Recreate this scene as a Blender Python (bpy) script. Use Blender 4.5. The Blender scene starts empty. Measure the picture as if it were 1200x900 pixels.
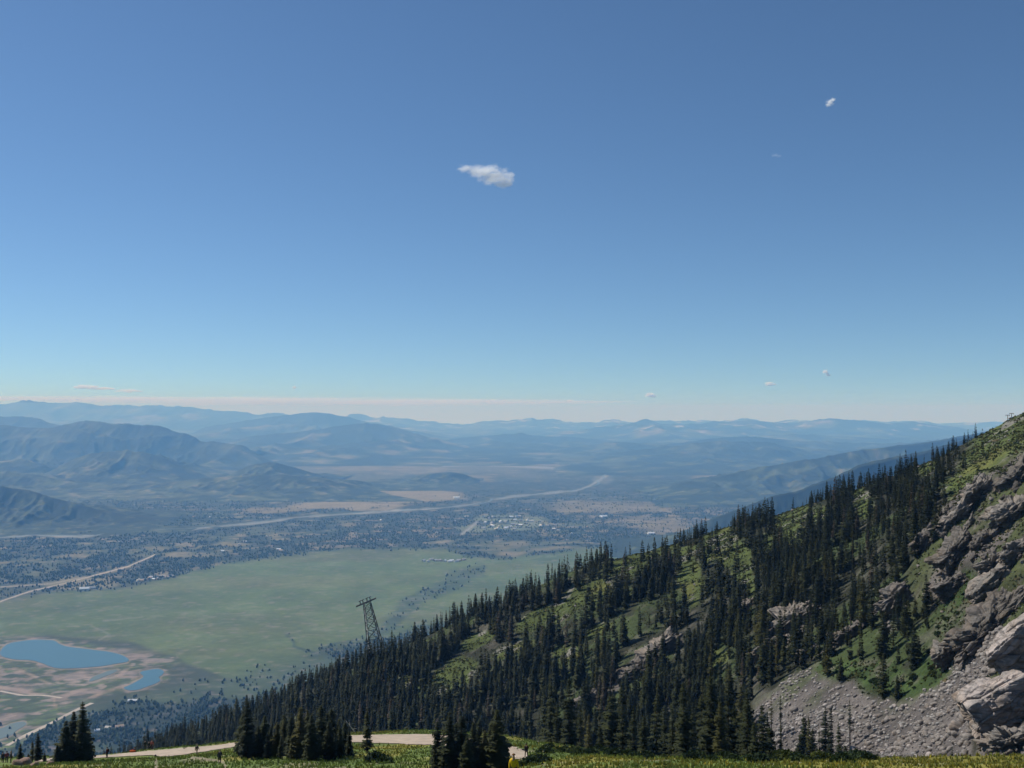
import bpy, bmesh, math, random
import numpy as np
from mathutils import Vector, Matrix

random.seed(5)
RNG = np.random.default_rng(11)
scene = bpy.context.scene
COL = scene.collection

# ------------------------------------------------------------------ camera model
F = 1167.0                        # focal length in pixels of a 1200 px wide picture
CAMZ = 880.0                      # camera height above the valley floor (z = 0)
PITCH = math.atan((478 - 450) / F)
CP, SP = math.cos(PITCH), math.sin(PITCH)


def ray(u, v):
    x = (np.asarray(u, float) - 600) / F
    yv = (450 - np.asarray(v, float)) / F
    return x, CP - yv * SP, SP + yv * CP


def P(u, v, Y):
    """world point on the sight line of pixel (u, v) at depth Y"""
    x, y, z = ray(u, v)
    k = Y / y
    return x * k, y * k, CAMZ + z * k


def on_valley(u, v, z=0.0):
    x, y, dz = ray(u, v)
    k = (z - CAMZ) / dz
    return x * k, y * k


def proj(x, y, z):
    zz = z - CAMZ
    fw = y * CP + zz * SP
    up = -y * SP + zz * CP
    return 600 + F * x / fw, 450 - F * up / fw


# ------------------------------------------------------------------ noise
def _hash(ix, iy, seed):
    with np.errstate(over='ignore'):
        h = (ix.astype(np.int64) * 374761393 + iy.astype(np.int64) * 668265263 + seed * 974634777) & 0xFFFFFFFF
        h = ((h ^ (h >> 13)) * 1274126177) & 0xFFFFFFFF
        h = (h ^ (h >> 16)) & 0xFFFFFFFF
    return h / 4294967295.0


def vnoise(x, y, seed=0):
    x = np.asarray(x, float); y = np.asarray(y, float)
    ix = np.floor(x); iy = np.floor(y)
    fx = x - ix; fy = y - iy
    sx = fx * fx * fx * (fx * (fx * 6 - 15) + 10); sy = fy * fy * fy * (fy * (fy * 6 - 15) + 10)
    ix = ix.astype(np.int64); iy = iy.astype(np.int64)
    a = _hash(ix, iy, seed); b = _hash(ix + 1, iy, seed)
    c = _hash(ix, iy + 1, seed); d = _hash(ix + 1, iy + 1, seed)
    return (a + (b - a) * sx) * (1 - sy) + (c + (d - c) * sx) * sy


def fbm(x, y, octaves=4, seed=0, gain=0.5, lac=2.03):
    """fractal noise in about -1..1"""
    s = 0; a = 1.0; n = 0
    for o in range(octaves):
        s = s + a * (vnoise(x, y, seed + o * 17) * 2 - 1); n += a
        a *= gain; x = x * lac + 13.7; y = y * lac - 7.3
    return s / n


def ridged(x, y, octaves=5, seed=0, gain=0.5, lac=2.07):
    s = 0; a = 1.0; n = 0
    for o in range(octaves):
        r = 1 - np.abs(vnoise(x, y, seed + o * 31) * 2 - 1)
        s = s + a * r * r; n += a
        a *= gain; x = x * lac + 5.1; y = y * lac + 9.2
    return s / n


def smooth(e0, e1, x):
    t = np.clip((x - e0) / (e1 - e0), 0, 1)
    return t * t * (3 - 2 * t)


def poly_sd(u, v, pts):
    """signed distance to a polygon, negative inside"""
    u = np.asarray(u, float); v = np.asarray(v, float)
    d = np.full(u.shape, 1e9); inside = np.zeros(u.shape, bool)
    n = len(pts)
    for i in range(n):
        ax, ay = pts[i]; bx, by = pts[(i + 1) % n]
        ex, ey = bx - ax, by - ay
        t = np.clip(((u - ax) * ex + (v - ay) * ey) / (ex * ex + ey * ey + 1e-9), 0, 1)
        d = np.minimum(d, (u - ax - t * ex) ** 2 + (v - ay - t * ey) ** 2)
        cond = (ay > v) != (by > v)
        with np.errstate(divide='ignore', invalid='ignore'):
            xc = ax + (v - ay) / (by - ay if by != ay else 1e-9) * ex
        inside ^= cond & (u < xc)
    d = np.sqrt(d)
    return np.where(inside, -d, d)


def line_d(u, v, pts):
    u = np.asarray(u, float); v = np.asarray(v, float)
    d = np.full(u.shape, 1e9)
    for i in range(len(pts) - 1):
        ax, ay = pts[i]; bx, by = pts[i + 1]
        ex, ey = bx - ax, by - ay
        t = np.clip(((u - ax) * ex + (v - ay) * ey) / (ex * ex + ey * ey + 1e-9), 0, 1)
        d = np.minimum(d, (u - ax - t * ex) ** 2 + (v - ay - t * ey) ** 2)
    return np.sqrt(d)


def ell(u, v, cu, cv, ru, rv, ang=0.0):
    """1 at the middle of an ellipse falling to 0 at its rim and beyond"""
    a = math.radians(ang); c, s = math.cos(a), math.sin(a)
    du = u - cu; dv = v - cv
    p = (du * c - dv * s) / ru; q = (du * s + dv * c) / rv
    return np.clip(1 - (p * p + q * q), 0, 1)


# ------------------------------------------------------------------ objects
def tag(o, label=None, cat=None, group=None, kind=None):
    if label: o['label'] = label
    if cat: o['category'] = cat
    if group: o['group'] = group
    if kind: o['kind'] = kind
    return o


def obj(name, me, parent=None, loc=None):
    o = bpy.data.objects.new(name, me)
    COL.objects.link(o)
    if parent: o.parent = parent
    if loc is not None: o.location = loc
    return o


def empty(name, loc, rz=0.0, scale=1.0):
    o = bpy.data.objects.new(name, None)
    COL.objects.link(o)
    o.empty_display_size = 0.3
    o.location = loc; o.rotation_euler = (0, 0, rz); o.scale = (scale,) * 3
    return o


def mesh_np(name, verts, faces, mat, cols=None, smooth_shade=False):
    """verts (n,3); faces (m,k) of one size k"""
    verts = np.ascontiguousarray(verts, np.float32); faces = np.ascontiguousarray(faces, np.int32)
    me = bpy.data.meshes.new(name)
    m, k = faces.shape
    me.vertices.add(len(verts)); me.vertices.foreach_set('co', verts.ravel())
    me.loops.add(m * k); me.loops.foreach_set('vertex_index', faces.ravel())
    me.polygons.add(m); me.polygons.foreach_set('loop_start', np.arange(0, m * k, k, dtype=np.int32))
    if smooth_shade:
        me.polygons.foreach_set('use_smooth', np.ones(m, bool))
    me.update(calc_edges=True)
    if cols is not None:
        at = me.color_attributes.new('Col', 'FLOAT_COLOR', 'POINT')
        c4 = np.ones((len(verts), 4), np.float32); c4[:, :3] = cols
        at.data.foreach_set('color', c4.ravel())
    me.materials.append(mat)
    return me


def grid_faces(nr, nc):
    i = np.arange(nr - 1)[:, None] * nc + np.arange(nc - 1)[None, :]
    return np.stack([i, i + 1, i + nc + 1, i + nc], -1).reshape(-1, 4)


# ------------------------------------------------------------------ materials
def new_mat(name):
    m = bpy.data.materials.new(name); m.use_nodes = True
    nt = m.node_tree
    b = nt.nodes['Principled BSDF']
    b.inputs['Specular IOR Level'].default_value = 0.15
    b.inputs['Roughness'].default_value = 0.9
    return m, nt, b


def N(nt, kind, **kw):
    n = nt.nodes.new(kind)
    for k, v in kw.items(): setattr(n, k, v)
    return n


def noise_node(nt, scale, detail=6, rough=0.6, coord='Object', dist=0.0):
    tc = N(nt, 'ShaderNodeTexCoord')
    no = N(nt, 'ShaderNodeTexNoise')
    no.inputs['Scale'].default_value = scale; no.inputs['Detail'].default_value = detail
    no.inputs['Roughness'].default_value = rough; no.inputs['Distortion'].default_value = dist
    nt.links.new(tc.outputs[coord], no.inputs['Vector'])
    return no


def ramp(nt, src, stops):
    r = N(nt, 'ShaderNodeValToRGB')
    e = r.color_ramp.elements
    e[0].position, e[0].color = stops[0][0], (*stops[0][1], 1)
    e[1].position, e[1].color = stops[1][0], (*stops[1][1], 1)
    for p, c in stops[2:]:
        x = e.new(p); x.color = (*c, 1)
    nt.links.new(src, r.inputs[0])
    return r


def mix(nt, a, b, fac=None, mode='MIX', f=0.5):
    m = N(nt, 'ShaderNodeMix', data_type='RGBA', blend_type=mode)
    m.inputs[0].default_value = f
    if fac is not None: nt.links.new(fac, m.inputs[0])
    for s, i in ((a, 6), (b, 7)):
        if isinstance(s, tuple): m.inputs[i].default_value = (*s, 1)
        else: nt.links.new(s, m.inputs[i])
    return m.outputs[2]


def bump(nt, b, src, strength, dist):
    bp = N(nt, 'ShaderNodeBump')
    bp.inputs['Strength'].default_value = strength; bp.inputs['Distance'].default_value = dist
    nt.links.new(src, bp.inputs['Height']); nt.links.new(bp.outputs[0], b.inputs['Normal'])


def mat_plain(name, col, var=0.25, scale=3.0, rough=0.85, metallic=0.0):
    m, nt, b = new_mat(name)
    no = noise_node(nt, scale)
    r = ramp(nt, no.outputs['Fac'], [(0.3, tuple(c * (1 - var) for c in col)), (0.7, tuple(min(1, c * (1 + var)) for c in col))])
    nt.links.new(r.outputs[0], b.inputs['Base Color'])
    b.inputs['Roughness'].default_value = rough; b.inputs['Metallic'].default_value = metallic
    return m


def mat_vcol(name, scales, amount=0.5, bump_scale=None, bump_d=0.3):
    """colour attribute broken up by noise of several sizes"""
    m, nt, b = new_mat(name)
    at = N(nt, 'ShaderNodeAttribute', attribute_name='Col')
    c = at.outputs['Color']
    for s in scales:
        no = noise_node(nt, s, detail=8, rough=0.65)
        r = ramp(nt, no.outputs['Fac'], [(0.25, (1 - amount,) * 3), (0.75, (1 + amount,) * 3)])
        c = mix(nt, c, r.outputs[0], mode='MULTIPLY', f=1.0)
    nt.links.new(c, b.inputs['Base Color'])
    if bump_scale:
        no = noise_node(nt, bump_scale, detail=8, rough=0.7)
        bump(nt, b, no.outputs['Fac'], 0.8, bump_d)
    return m


def mat_foliage(name, dark, light, per='random'):
    m, nt, b = new_mat(name)
    if per == 'random':
        oi = N(nt, 'ShaderNodeObjectInfo'); src = oi.outputs['Random']
        r = ramp(nt, src, [(0.0, dark), (0.75, light), (1.0, tuple(min(1, c * f) for c, f in zip(light, (1.7, 1.35, 1.0))))])
        c = r.outputs[0]
    else:
        at = N(nt, 'ShaderNodeAttribute', attribute_name='Col'); c = at.outputs['Color']
    no = noise_node(nt, 0.9, detail=3)
    r2 = ramp(nt, no.outputs['Fac'], [(0.3, (0.55, 0.6, 0.6)), (0.7, (1.35, 1.3, 1.15))])
    c = mix(nt, c, r2.outputs[0], mode='MULTIPLY', f=1.0)
    nt.links.new(c, b.inputs['Base Color'])
    b.inputs['Roughness'].default_value = 0.75
    # needles let a little light through
    tr = N(nt, 'ShaderNodeBsdfTranslucent'); nt.links.new(c, tr.inputs['Color'])
    ms = N(nt, 'ShaderNodeMixShader'); ms.inputs[0].default_value = 0.22
    out = nt.nodes['Material Output']
    nt.links.new(b.outputs[0], ms.inputs[1]); nt.links.new(tr.outputs[0], ms.inputs[2])
    nt.links.new(ms.outputs[0], out.inputs['Surface'])
    return m


def mat_rock(name, base=(0.27, 0.248, 0.222)):
    m, nt, b = new_mat(name)
    no = noise_node(nt, 0.35, detail=10, rough=0.68, dist=0.6)
    r = ramp(nt, no.outputs['Fac'], [(0.28, tuple(c * 0.42 for c in base)), (0.46, tuple(c * 0.85 for c in base)),
                                     (0.62, (base[0] * 1.15, base[1] * 1.08, base[2] * 1.05)), (0.78, (base[0] * 1.35, base[1] * 1.22, base[2] * 1.12))])
    no2 = noise_node(nt, 0.11, detail=5)
    r2 = ramp(nt, no2.outputs['Fac'], [(0.4, (1, 1, 1)), (0.62, (0.72, 0.66, 0.58))])
    c = mix(nt, r.outputs[0], r2.outputs[0], mode='MULTIPLY', f=1.0)
    # beds and seams running with the dip
    tc = N(nt, 'ShaderNodeTexCoord'); mp = N(nt, 'ShaderNodeMapping')
    mp.inputs['Rotation'].default_value = (0.0, math.radians(38), 0.15); mp.inputs['Scale'].default_value = (0.16, 0.25, 1.5)
    nt.links.new(tc.outputs['Object'], mp.inputs[0])
    sn = N(nt, 'ShaderNodeTexNoise'); sn.inputs['Scale'].default_value = 0.9; sn.inputs['Detail'].default_value = 9; sn.inputs['Roughness'].default_value = 0.62; sn.inputs['Distortion'].default_value = 0.5
    nt.links.new(mp.outputs[0], sn.inputs['Vector'])
    rc = ramp(nt, sn.outputs['Fac'], [(0.34, (0.30, 0.29, 0.28)), (0.47, (0.95, 0.95, 0.95)), (0.7, (1.15, 1.12, 1.1))])
    c = mix(nt, c, rc.outputs[0], mode='MULTIPLY', f=0.8)
    nt.links.new(c, b.inputs['Base Color'])
    no3 = noise_node(nt, 1.1, detail=10, rough=0.7)
    hm = mix(nt, no3.outputs['Color'], rc.outputs[0], mode='MULTIPLY', f=0.7)
    bump(nt, b, hm, 1.0, 0.5)
    return m


M_VALLEY = mat_vcol('valley_ground', (0.004, 0.03), 0.2)
M_MOUNT = mat_vcol('mountain_side', (0.0012, 0.006), 0.35)
M_HILL = mat_vcol('near_slope', (0.05, 0.35, 1.6), 0.38, bump_scale=1.2, bump_d=0.5)
M_TREE = mat_foliage('conifer_needles', (0.021, 0.026, 0.010), (0.042, 0.049, 0.017))
M_TREEV = mat_foliage('conifer_needles_mass', None, None, per='attr')
M_SHRUB = mat_foliage('shrub_leaves', (0.018, 0.032, 0.012), (0.04, 0.062, 0.02))
M_GRASS = mat_foliage('meadow_grass', None, None, per='attr')
M_TRUNK = mat_plain('bark', (0.075, 0.058, 0.045), 0.4, 4)
M_SNAG = mat_plain('bleached_wood', (0.48, 0.45, 0.41), 0.3, 3)
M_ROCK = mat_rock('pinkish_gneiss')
M_ROCKD = mat_rock('shaded_gneiss', (0.185, 0.17, 0.152))  # darker gneiss copy: shade of the shadowed crags put into the colour
M_ROAD = mat_plain('packed_dirt', (0.40, 0.318, 0.240), 0.2, 0.5)
M_STEEL = mat_plain('galvanised_steel', (0.22, 0.23, 0.24), 0.2, 2, 0.5, 0.6)

# ------------------------------------------------------------------ world, sun, haze
SUN_EL, SUN_AZ = 45.0, -61.0          # azimuth measured from straight ahead (+Y), negative to the left
w = bpy.data.worlds.new("World"); scene.world = w; w.use_nodes = True
nt = w.node_tree
bg = nt.nodes['Background']
sky = nt.nodes.new('ShaderNodeTexSky'); sky.sky_type = 'NISHITA'; sky.sun_disc = False
sky.sun_elevation = math.radians(SUN_EL); sky.sun_rotation = math.radians(SUN_AZ)
sky.altitude = 2700; sky.air_density = 1.0; sky.dust_density = 0.8; sky.ozone_density = 3.0
skc = N(nt, 'ShaderNodeTexCoord'); skm = N(nt, 'ShaderNodeVectorMath', operation='ADD')
skm.inputs[1].default_value = (0, 0, 0.027)      # seen from a mountain the horizon dips well below eye level
nt.links.new(skc.outputs['Generated'], skm.inputs[0]); nt.links.new(skm.outputs[0], sky.inputs[0])
tint = mix(nt, sky.outputs[0], (0.74, 0.90, 0.98), mode='MULTIPLY', f=1.0)
nt.links.new(tint, bg.inputs[0]); bg.inputs[1].default_value = 0.1

sl = bpy.data.lights.new('sun', 'SUN'); sl.energy = 4.8; sl.angle = math.radians(0.5); sl.color = (1, 0.97, 0.91)
so = bpy.data.objects.new('sun', sl); COL.objects.link(so)
az, el = math.radians(SUN_AZ), math.radians(SUN_EL)
sdir = Vector((math.sin(az) * math.cos(el), math.cos(az) * math.cos(el), math.sin(el)))
so.rotation_euler = sdir.to_track_quat('Z', 'Y').to_euler()

hm = bpy.data.materials.new('valley_haze'); hm.use_nodes = True
hn = hm.node_tree; hn.nodes.remove(hn.nodes['Principled BSDF'])
vs = hn.nodes.new('ShaderNodeVolumeScatter')
vs.inputs['Color'].default_value = (0.21, 0.5, 1.0, 1); vs.inputs['Density'].default_value = 6.4e-5
vs.inputs['Anisotropy'].default_value = 0.0
hn.links.new(vs.outputs[0], hn.nodes['Material Output'].inputs['Volume'])
hv = np.array([(x, y, z) for z in (-30, 1050) for y in (-9000, 72000) for x in (-75000, 75000)], float)
hf = np.array([(0, 2, 3, 1), (4, 5, 7, 6), (0, 1, 5, 4), (2, 6, 7, 3), (0, 4, 6, 2), (1, 3, 7, 5)])
tag(obj('haze', mesh_np('haze', hv, hf, hm)), 'blue summer haze filling the valley air', 'haze', kind='structure')
hm2 = hm.copy(); hm2.name = 'thin_haze'
hm2.node_tree.nodes['Volume Scatter'].inputs['Density'].default_value = 1.5e-5
hv2 = hv.copy(); hv2[:, 2] = np.where(hv[:, 2] < 0, 1051.0, 1750.0)
tag(obj('haze', mesh_np('haze', hv2, hf, hm2)), 'thinner haze above the valley haze', 'haze', kind='structure')

# ------------------------------------------------------------------ camera
cd = bpy.data.cameras.new('camera'); cd.sensor_width = 36; cd.lens = F * 36 / 1200
cd.clip_start = 0.5; cd.clip_end = 400000
co = bpy.data.objects.new('camera', cd); COL.objects.link(co)
co.location = (0, 0, CAMZ); co.rotation_euler = (math.pi / 2 + PITCH, 0, 0)
scene.camera = co
scene.view_settings.view_transform = 'Standard'; scene.view_settings.look = 'None'
scene.view_settings.exposure = 0; scene.view_settings.gamma = 1
scene.render.engine = 'CYCLES'
scene.cycles.volume_bounces = 10
scene.cycles.max_bounces = 12
scene.cycles.use_denoising = True
scene.cycles.sample_clamp_indirect = 1.2
scene.cycles.sample_clamp_direct = 2.5
scene.cycles.volume_step_rate = 0.35


# ------------------------------------------------------------------ valley floor
MEADOW = [(-300, 712), (0, 706), (60, 694), (150, 690), (205, 676), (260, 662), (330, 652), (420, 643), (520, 643), (545, 652),
          (590, 655), (640, 648), (700, 640), (760, 660), (600, 720), (440, 800), (330, 850), (280, 800), (215, 775), (150, 752), (60, 745), (0, 750), (-300, 760)]
DIRTZONE = [(-200, 752), (40, 747), (90, 752), (150, 764), (180, 769), (207, 770), (212, 777), (196, 783), (196, 797), (160, 811), (118, 815), (95, 830), (75, 842),
            (40, 862), (10, 880), (-200, 900)]
POND1 = [(2, 761), (9, 755), (22, 752), (38, 750), (52, 750), (64, 751), (70, 755), (80, 758), (96, 760), (112, 762), (128, 764), (143, 768), (151, 773),
         (148, 776), (136, 778), (118, 781), (92, 783), (70, 783.5), (58, 781), (48, 777), (36, 774), (18, 773), (4, 770), (0, 766)]
POND2 = [(164, 788), (176, 785), (186, 784), (192, 787), (190, 791), (186, 794), (188, 797), (183, 801), (172, 805), (160, 809), (150, 809), (145, 806), (152, 803), (163, 797), (168, 793)]
POND3 = [(120, 789), (128, 786), (138, 785), (133, 789), (123, 793), (113, 797), (104, 799), (108, 794)]
POND4 = [(-30, 858), (0, 854), (14, 848), (28, 846), (30, 850), (20, 856), (8, 864), (-30, 872)]
RIVER = [(-60, 632), (0, 630), (40, 627), (95, 629), (130, 624), (165, 620), (215, 621), (265, 616), (310, 612), (350, 606), (395, 603), (430, 601), (470, 598),
         (510, 596), (548, 592), (575, 586), (600, 582), (640, 578), (675, 575), (690, 570), (704, 562), (712, 556)]
RIVER2 = [(520, 546), (560, 545), (600, 546), (640, 548), (660, 550)]

WETS = [((447, 742), (478, 712), (510, 690), (560, 668)), ((340, 744), (346, 752), (352, 760), (372, 766), (420, 752)),
        ((105, 733), (118, 738), (127, 743), (115, 750)), ((120, 727), (140, 725), (165, 722))]


def soft(sd, wpx):
    return smooth(wpx, -wpx, sd)


def valley_fields(u, v, x, y):
    """colour and tree density of the valley floor"""
    n1 = fbm(x / 900, y / 900, 4, 3); n2 = fbm(x / 260, y / 260, 4, 9); n3 = fbm(x / 2500, y / 2500, 3, 21)
    warp = 6 * fbm(u / 40, v / 12, 3, 77); vv = v + warp * 0.6; uu = u + warp * 2
    far = smooth(600, 540, v)
    base = np.stack([0.050 + 0 * u, 0.062 + 0 * u, 0.036 + 0 * u], -1)
    tan = np.array([0.21, 0.165, 0.105]); dark = np.array([0.016, 0.028, 0.018]); green = np.array([0.088, 0.122, 0.040]); pale = np.array([0.17, 0.19, 0.11])

    def put(c, f):
        nonlocal base
        base = base * (1 - f[..., None]) + np.asarray(c) * f[..., None]
    tree = np.zeros_like(u)
    # wooded river bottom with clearings
    belt = smooth(560, 596, vv) * smooth(706, 668, vv + (uu - 100) * 0.06)
    belt = np.maximum(belt, smooth(690, 700, uu) * 0)
    n4 = fbm(x / 110, y / 110, 3, 13)
    clear = smooth(0.16, 0.42, n2 * .6 + 0.5 * n1 + .5 * n4)
    put((0.026, 0.038, 0.024), belt * 0.95)
    put((0.066, 0.080, 0.044), belt * clear)
    put(tan, belt * smooth(0.34, 0.5, n4 - 0.2 * n1) * 0.7)
    tree = np.maximum(tree, belt * (1 - 0.9 * clear))
    # distant flats
    put((0.045, 0.058, 0.034), far)
    put(np.array((0.125, 0.115, 0.070)), far * smooth(0.0, 0.35, n3 + 0.4 * n1) * 0.7)
    put(dark, far * smooth(0.12, -0.2, n3 + 0.3 * n2 + .3 * n1) * 0.9)
    # pale fields
    for cu, cv, ru, rv, s in ((475, 580, 95, 10, 1.3), (400, 592, 95, 6, 1.1), (320, 597, 60, 4, .8), (540, 560, 40, 6, .6), (720, 594, 110, 9, .6), (745, 611, 70, 8, .55), (830, 585, 70, 14, .7),
                              (480, 552, 60, 6, .6), (420, 548, 40, 5, .5), (850, 560, 50, 8, .6), (800, 618, 70, 12, .7), (250, 600, 50, 4, .35)):
        e = smooth(0, 0.6, ell(uu, vv, cu, cv, ru, rv) + .35 * n2 - .1) * s * smooth(-.9, -.1, n1 + .6 * n4)
        put(np.array((0.215, 0.172, 0.098)), np.clip(e, 0, 1))
        tree *= 1 - e * 0.92
    for cu, cv, ru, rv, s in ((600, 612, 52, 10, .8), (560, 617, 30, 8, .7), (700, 615, 60, 4, .45), (770, 640, 70, 10, .8), (640, 622, 40, 3, .4)):
        e = smooth(0, 0.5, ell(u, vv, cu, cv, ru, rv)) * s * smooth(-.35, .15, n2)
        put(pale, e); tree *= 1 - e * 0.7
    # the large green hay meadow
    md = soft(poly_sd(uu, v + warp * .35, MEADOW), 3.0)
    tone = smooth(-0.5, 0.6, n1 + 0.5 * n2)[..., None]
    gcol = green * (0.88 + 0.20 * tone) * (1 + .10 * n4[..., None] + .08 * n2[..., None]) + np.array([0.018, 0.004, 0.004]) * smooth(0.05, .5, fbm(x / 1300, y / 420, 3, 41))[..., None]
    base = base * (1 - md[..., None]) + gcol * md[..., None]
    tree *= 1 - md
    tree = np.maximum(tree, md * 0.0)
    for pts, wpx, s in zip(WETS, (13, 2.2, 1.6, 1.2), (0.6, .7, 0, 0)):
        d = line_d(uu, vv, pts)
        f = smooth(wpx, wpx * .3, d) * s
        put((0.030, 0.050, 0.036), f); tree = np.maximum(tree, f * 0.28)
    for pts in WETS[2:]:
        put((0.24, 0.24, 0.20), smooth(1.6, .4, line_d(u + warp * .6, v + warp * .3, pts)) * .35)
    # foot of the mountain: aspen and fir woods
    foot = smooth(812, 836, v - (u - 150) * 0.0 - 10 * n1 - 16 * smooth(160, 260, u) * 0 + 12 * smooth(90, 150, u) - 12)
    foot = np.maximum(foot, smooth(0, 1, (u - 110) / 60) * smooth(800, 826, vv + (u - 190) * .25))
    put((0.058, 0.080, 0.040), foot)
    fd = smooth(-0.15, 0.2, n2 + 0.3 * n1 + smooth(830, 870, v) * .5)
    put((0.020, 0.031, 0.021), foot * fd); tree = np.maximum(tree, foot * (0.12 + 0.88 * fd))
    # earthworks around the ponds
    dz = soft(poly_sd(u + warp * .5, v, DIRTZONE), 3)
    dn3 = fbm(x / 35, y / 28, 4, 66); dn = fbm(x / 120, y / 60, 4, 63) + .5 * dn3; dn2 = fbm((x + y) / 200, (x - y) / 40, 3, 64)
    put((0.060, 0.078, 0.036), dz); tree *= 1 - dz * .93
    put((0.185, 0.150, 0.120), dz * smooth(-0.02, 0.22, dn + .3 * dn2))
    put((0.10, 0.14, 0.045), dz * smooth(0.12, 0.3, dn2 - .6 * dn) * .9)
    put((0.135, 0.115, 0.105), dz * smooth(0.15, 0.4, dn2) * .7)
    put((0.30, 0.23, 0.19), dz * smooth(.15, .4, dn3) * .6); put((0.05, 0.06, 0.035), dz * smooth(.2, .45, -dn3) * .6)
    for pl in (POND1, POND2, POND3, POND4):
        sd = poly_sd(u, v, pl)
        put((0.27, 0.22, 0.175), smooth(2.4, .4, sd + 2.2 * dn) * .8)
    put((0.26, 0.21, 0.19), smooth(0, .5, ell(u, v, 182, 774, 24, 3.2) + .4 * dn3) * .7)
    put((0.30, 0.22, 0.17), smooth(2.6, 1.2, line_d(u, v + dn * 2, ((90, 826), (120, 812), (150, 803))))  * .75 * smooth(-.5, .3, dn))
    put((0.32, 0.24, 0.18), smooth(2.4, 1.0, line_d(u, v + dn * 1.5, ((0, 782), (30, 788), (60, 802), (62, 815), (66, 832))))  * .75 * smooth(-.5, .3, dn))
    put((0.29, 0.22, 0.18), smooth(3.4, 1.4, line_d(u, v + dn * 1.5, ((0, 806), (40, 812), (72, 816), (105, 806), (140, 792), (155, 778))))  * .75 * smooth(-.5, .3, dn))
    # river corridor: bare gravel
    rd = line_d(u, v, RIVER)
    wid = 1.2 + 1.8 * fbm(u / 18, v / 18, 3, 8)
    wid = np.maximum(wid, .35)
    put((0.36, 0.355, 0.335), smooth(wid, wid * .4, rd + .8 * n4) * .55)
    put((0.36, 0.34, 0.30), smooth(0, .5, ell(uu, v, 703, 562, 17, 6) + .5 * n4 - .1) * .2)
    put((0.30, 0.28, 0.25), smooth(1.8, .7, line_d(u, v, RIVER2)) * .7)
    tree *= smooth(2.0, 5.0, rd)
    # highway and lanes
    for pts, wd, c in ((((-20, 711), (0, 705), (35, 693), (75, 684), (112, 674), (150, 664), (182, 650)), .8, (0.42, 0.35, 0.29)),
                       (((541, 626), (549, 620), (559, 612)), 1.5, (0.25, 0.24, 0.22)), (((0, 688), (60, 684), (100, 676)), .8, (0.25, 0.22, .18))):
        d = line_d(u, v, pts); put(c, smooth(wd * 1.3, wd * .6, d)); tree *= smooth(wd, wd + 2, d)
    put((0.22, 0.19, 0.12), smooth(0, .5, ell(uu, vv, 95, 684, 50, 8)) * .7 * (1 - md))
    return base, np.clip(tree, 0, 1)


vs_ = np.concatenate([np.linspace(940, 640, 420), np.linspace(639.5, 500.5, 400)])
us_ = np.arange(-330, 1540, 2.4)
UU, VV = np.meshgrid(us_, vs_)
gx, gy = on_valley(UU, VV)
gc, gt = valley_fields(UU, VV, gx, gy)
gv = np.stack([gx, gy, np.zeros_like(gx)], -1).reshape(-1, 3)
ground = obj('valley_ground', mesh_np('valley_ground', gv, grid_faces(*UU.shape), M_VALLEY, gc.reshape(-1, 3)))
tag(ground, 'green and wooded valley floor far below the ridge', 'ground', kind='structure')

# water sheets
M_WATER, wnt, wb = new_mat('pond_water')
wb.inputs['Base Color'].default_value = (0.060, 0.130, 0.162, 1); wb.inputs['Roughness'].default_value = 0.28
wb.inputs['Specular IOR Level'].default_value = 0.5
wn = noise_node(wnt, 0.02, 5); bump(wnt, wb, wn.outputs['Fac'], 0.15, 2.0)
M_SILT, wnt2, wb2 = new_mat('silty_water')
wb2.inputs['Base Color'].default_value = (0.11, 0.15, 0.15, 1); wb2.inputs['Roughness'].default_value = 0.6


def sheet(name, pts, z, mat, label, cat):
    sm = []
    n = len(pts)
    for i in range(n):                       # rounded outline
        p0, p1, p2, p3 = (np.array(pts[(i + k - 1) % n], float) for k in range(4))
        for t in (0, .25, .5, .75):
            sm.append(0.5 * ((2 * p1) + (-p0 + p2) * t + (2 * p0 - 5 * p1 + 4 * p2 - p3) * t * t + (-p0 + 3 * p1 - 3 * p2 + p3) * t ** 3))
    bm = bmesh.new()
    vsx = []
    for (u, v) in sm:
        x, y = on_valley(u, v); vsx.append(bm.verts.new((float(x), float(y), z)))
    fc = bm.faces.new(vsx); bm.normal_update()
    if fc.normal.z < 0: fc.normal_flip()
    bmesh.ops.triangulate(bm, faces=[fc])
    me = bpy.data.meshes.new(name); bm.to_mesh(me); bm.free(); me.materials.append(mat)
    return tag(obj(name, me), label, cat, kind='structure')


sheet('pond', POND1, 0.9, M_WATER, 'large blue pond with bare dirt banks', 'pond')
sheet('pond', POND2, 0.9, M_WATER, 'small deep blue pond right of the large pond', 'pond')
sheet('pond', POND3, 0.8, M_SILT, 'long pale shallow pond between the two blue ponds', 'pond')
sheet('pond', POND4, 0.8, M_SILT, 'pale blue pond at the left edge below the dirt road', 'pond')


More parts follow.
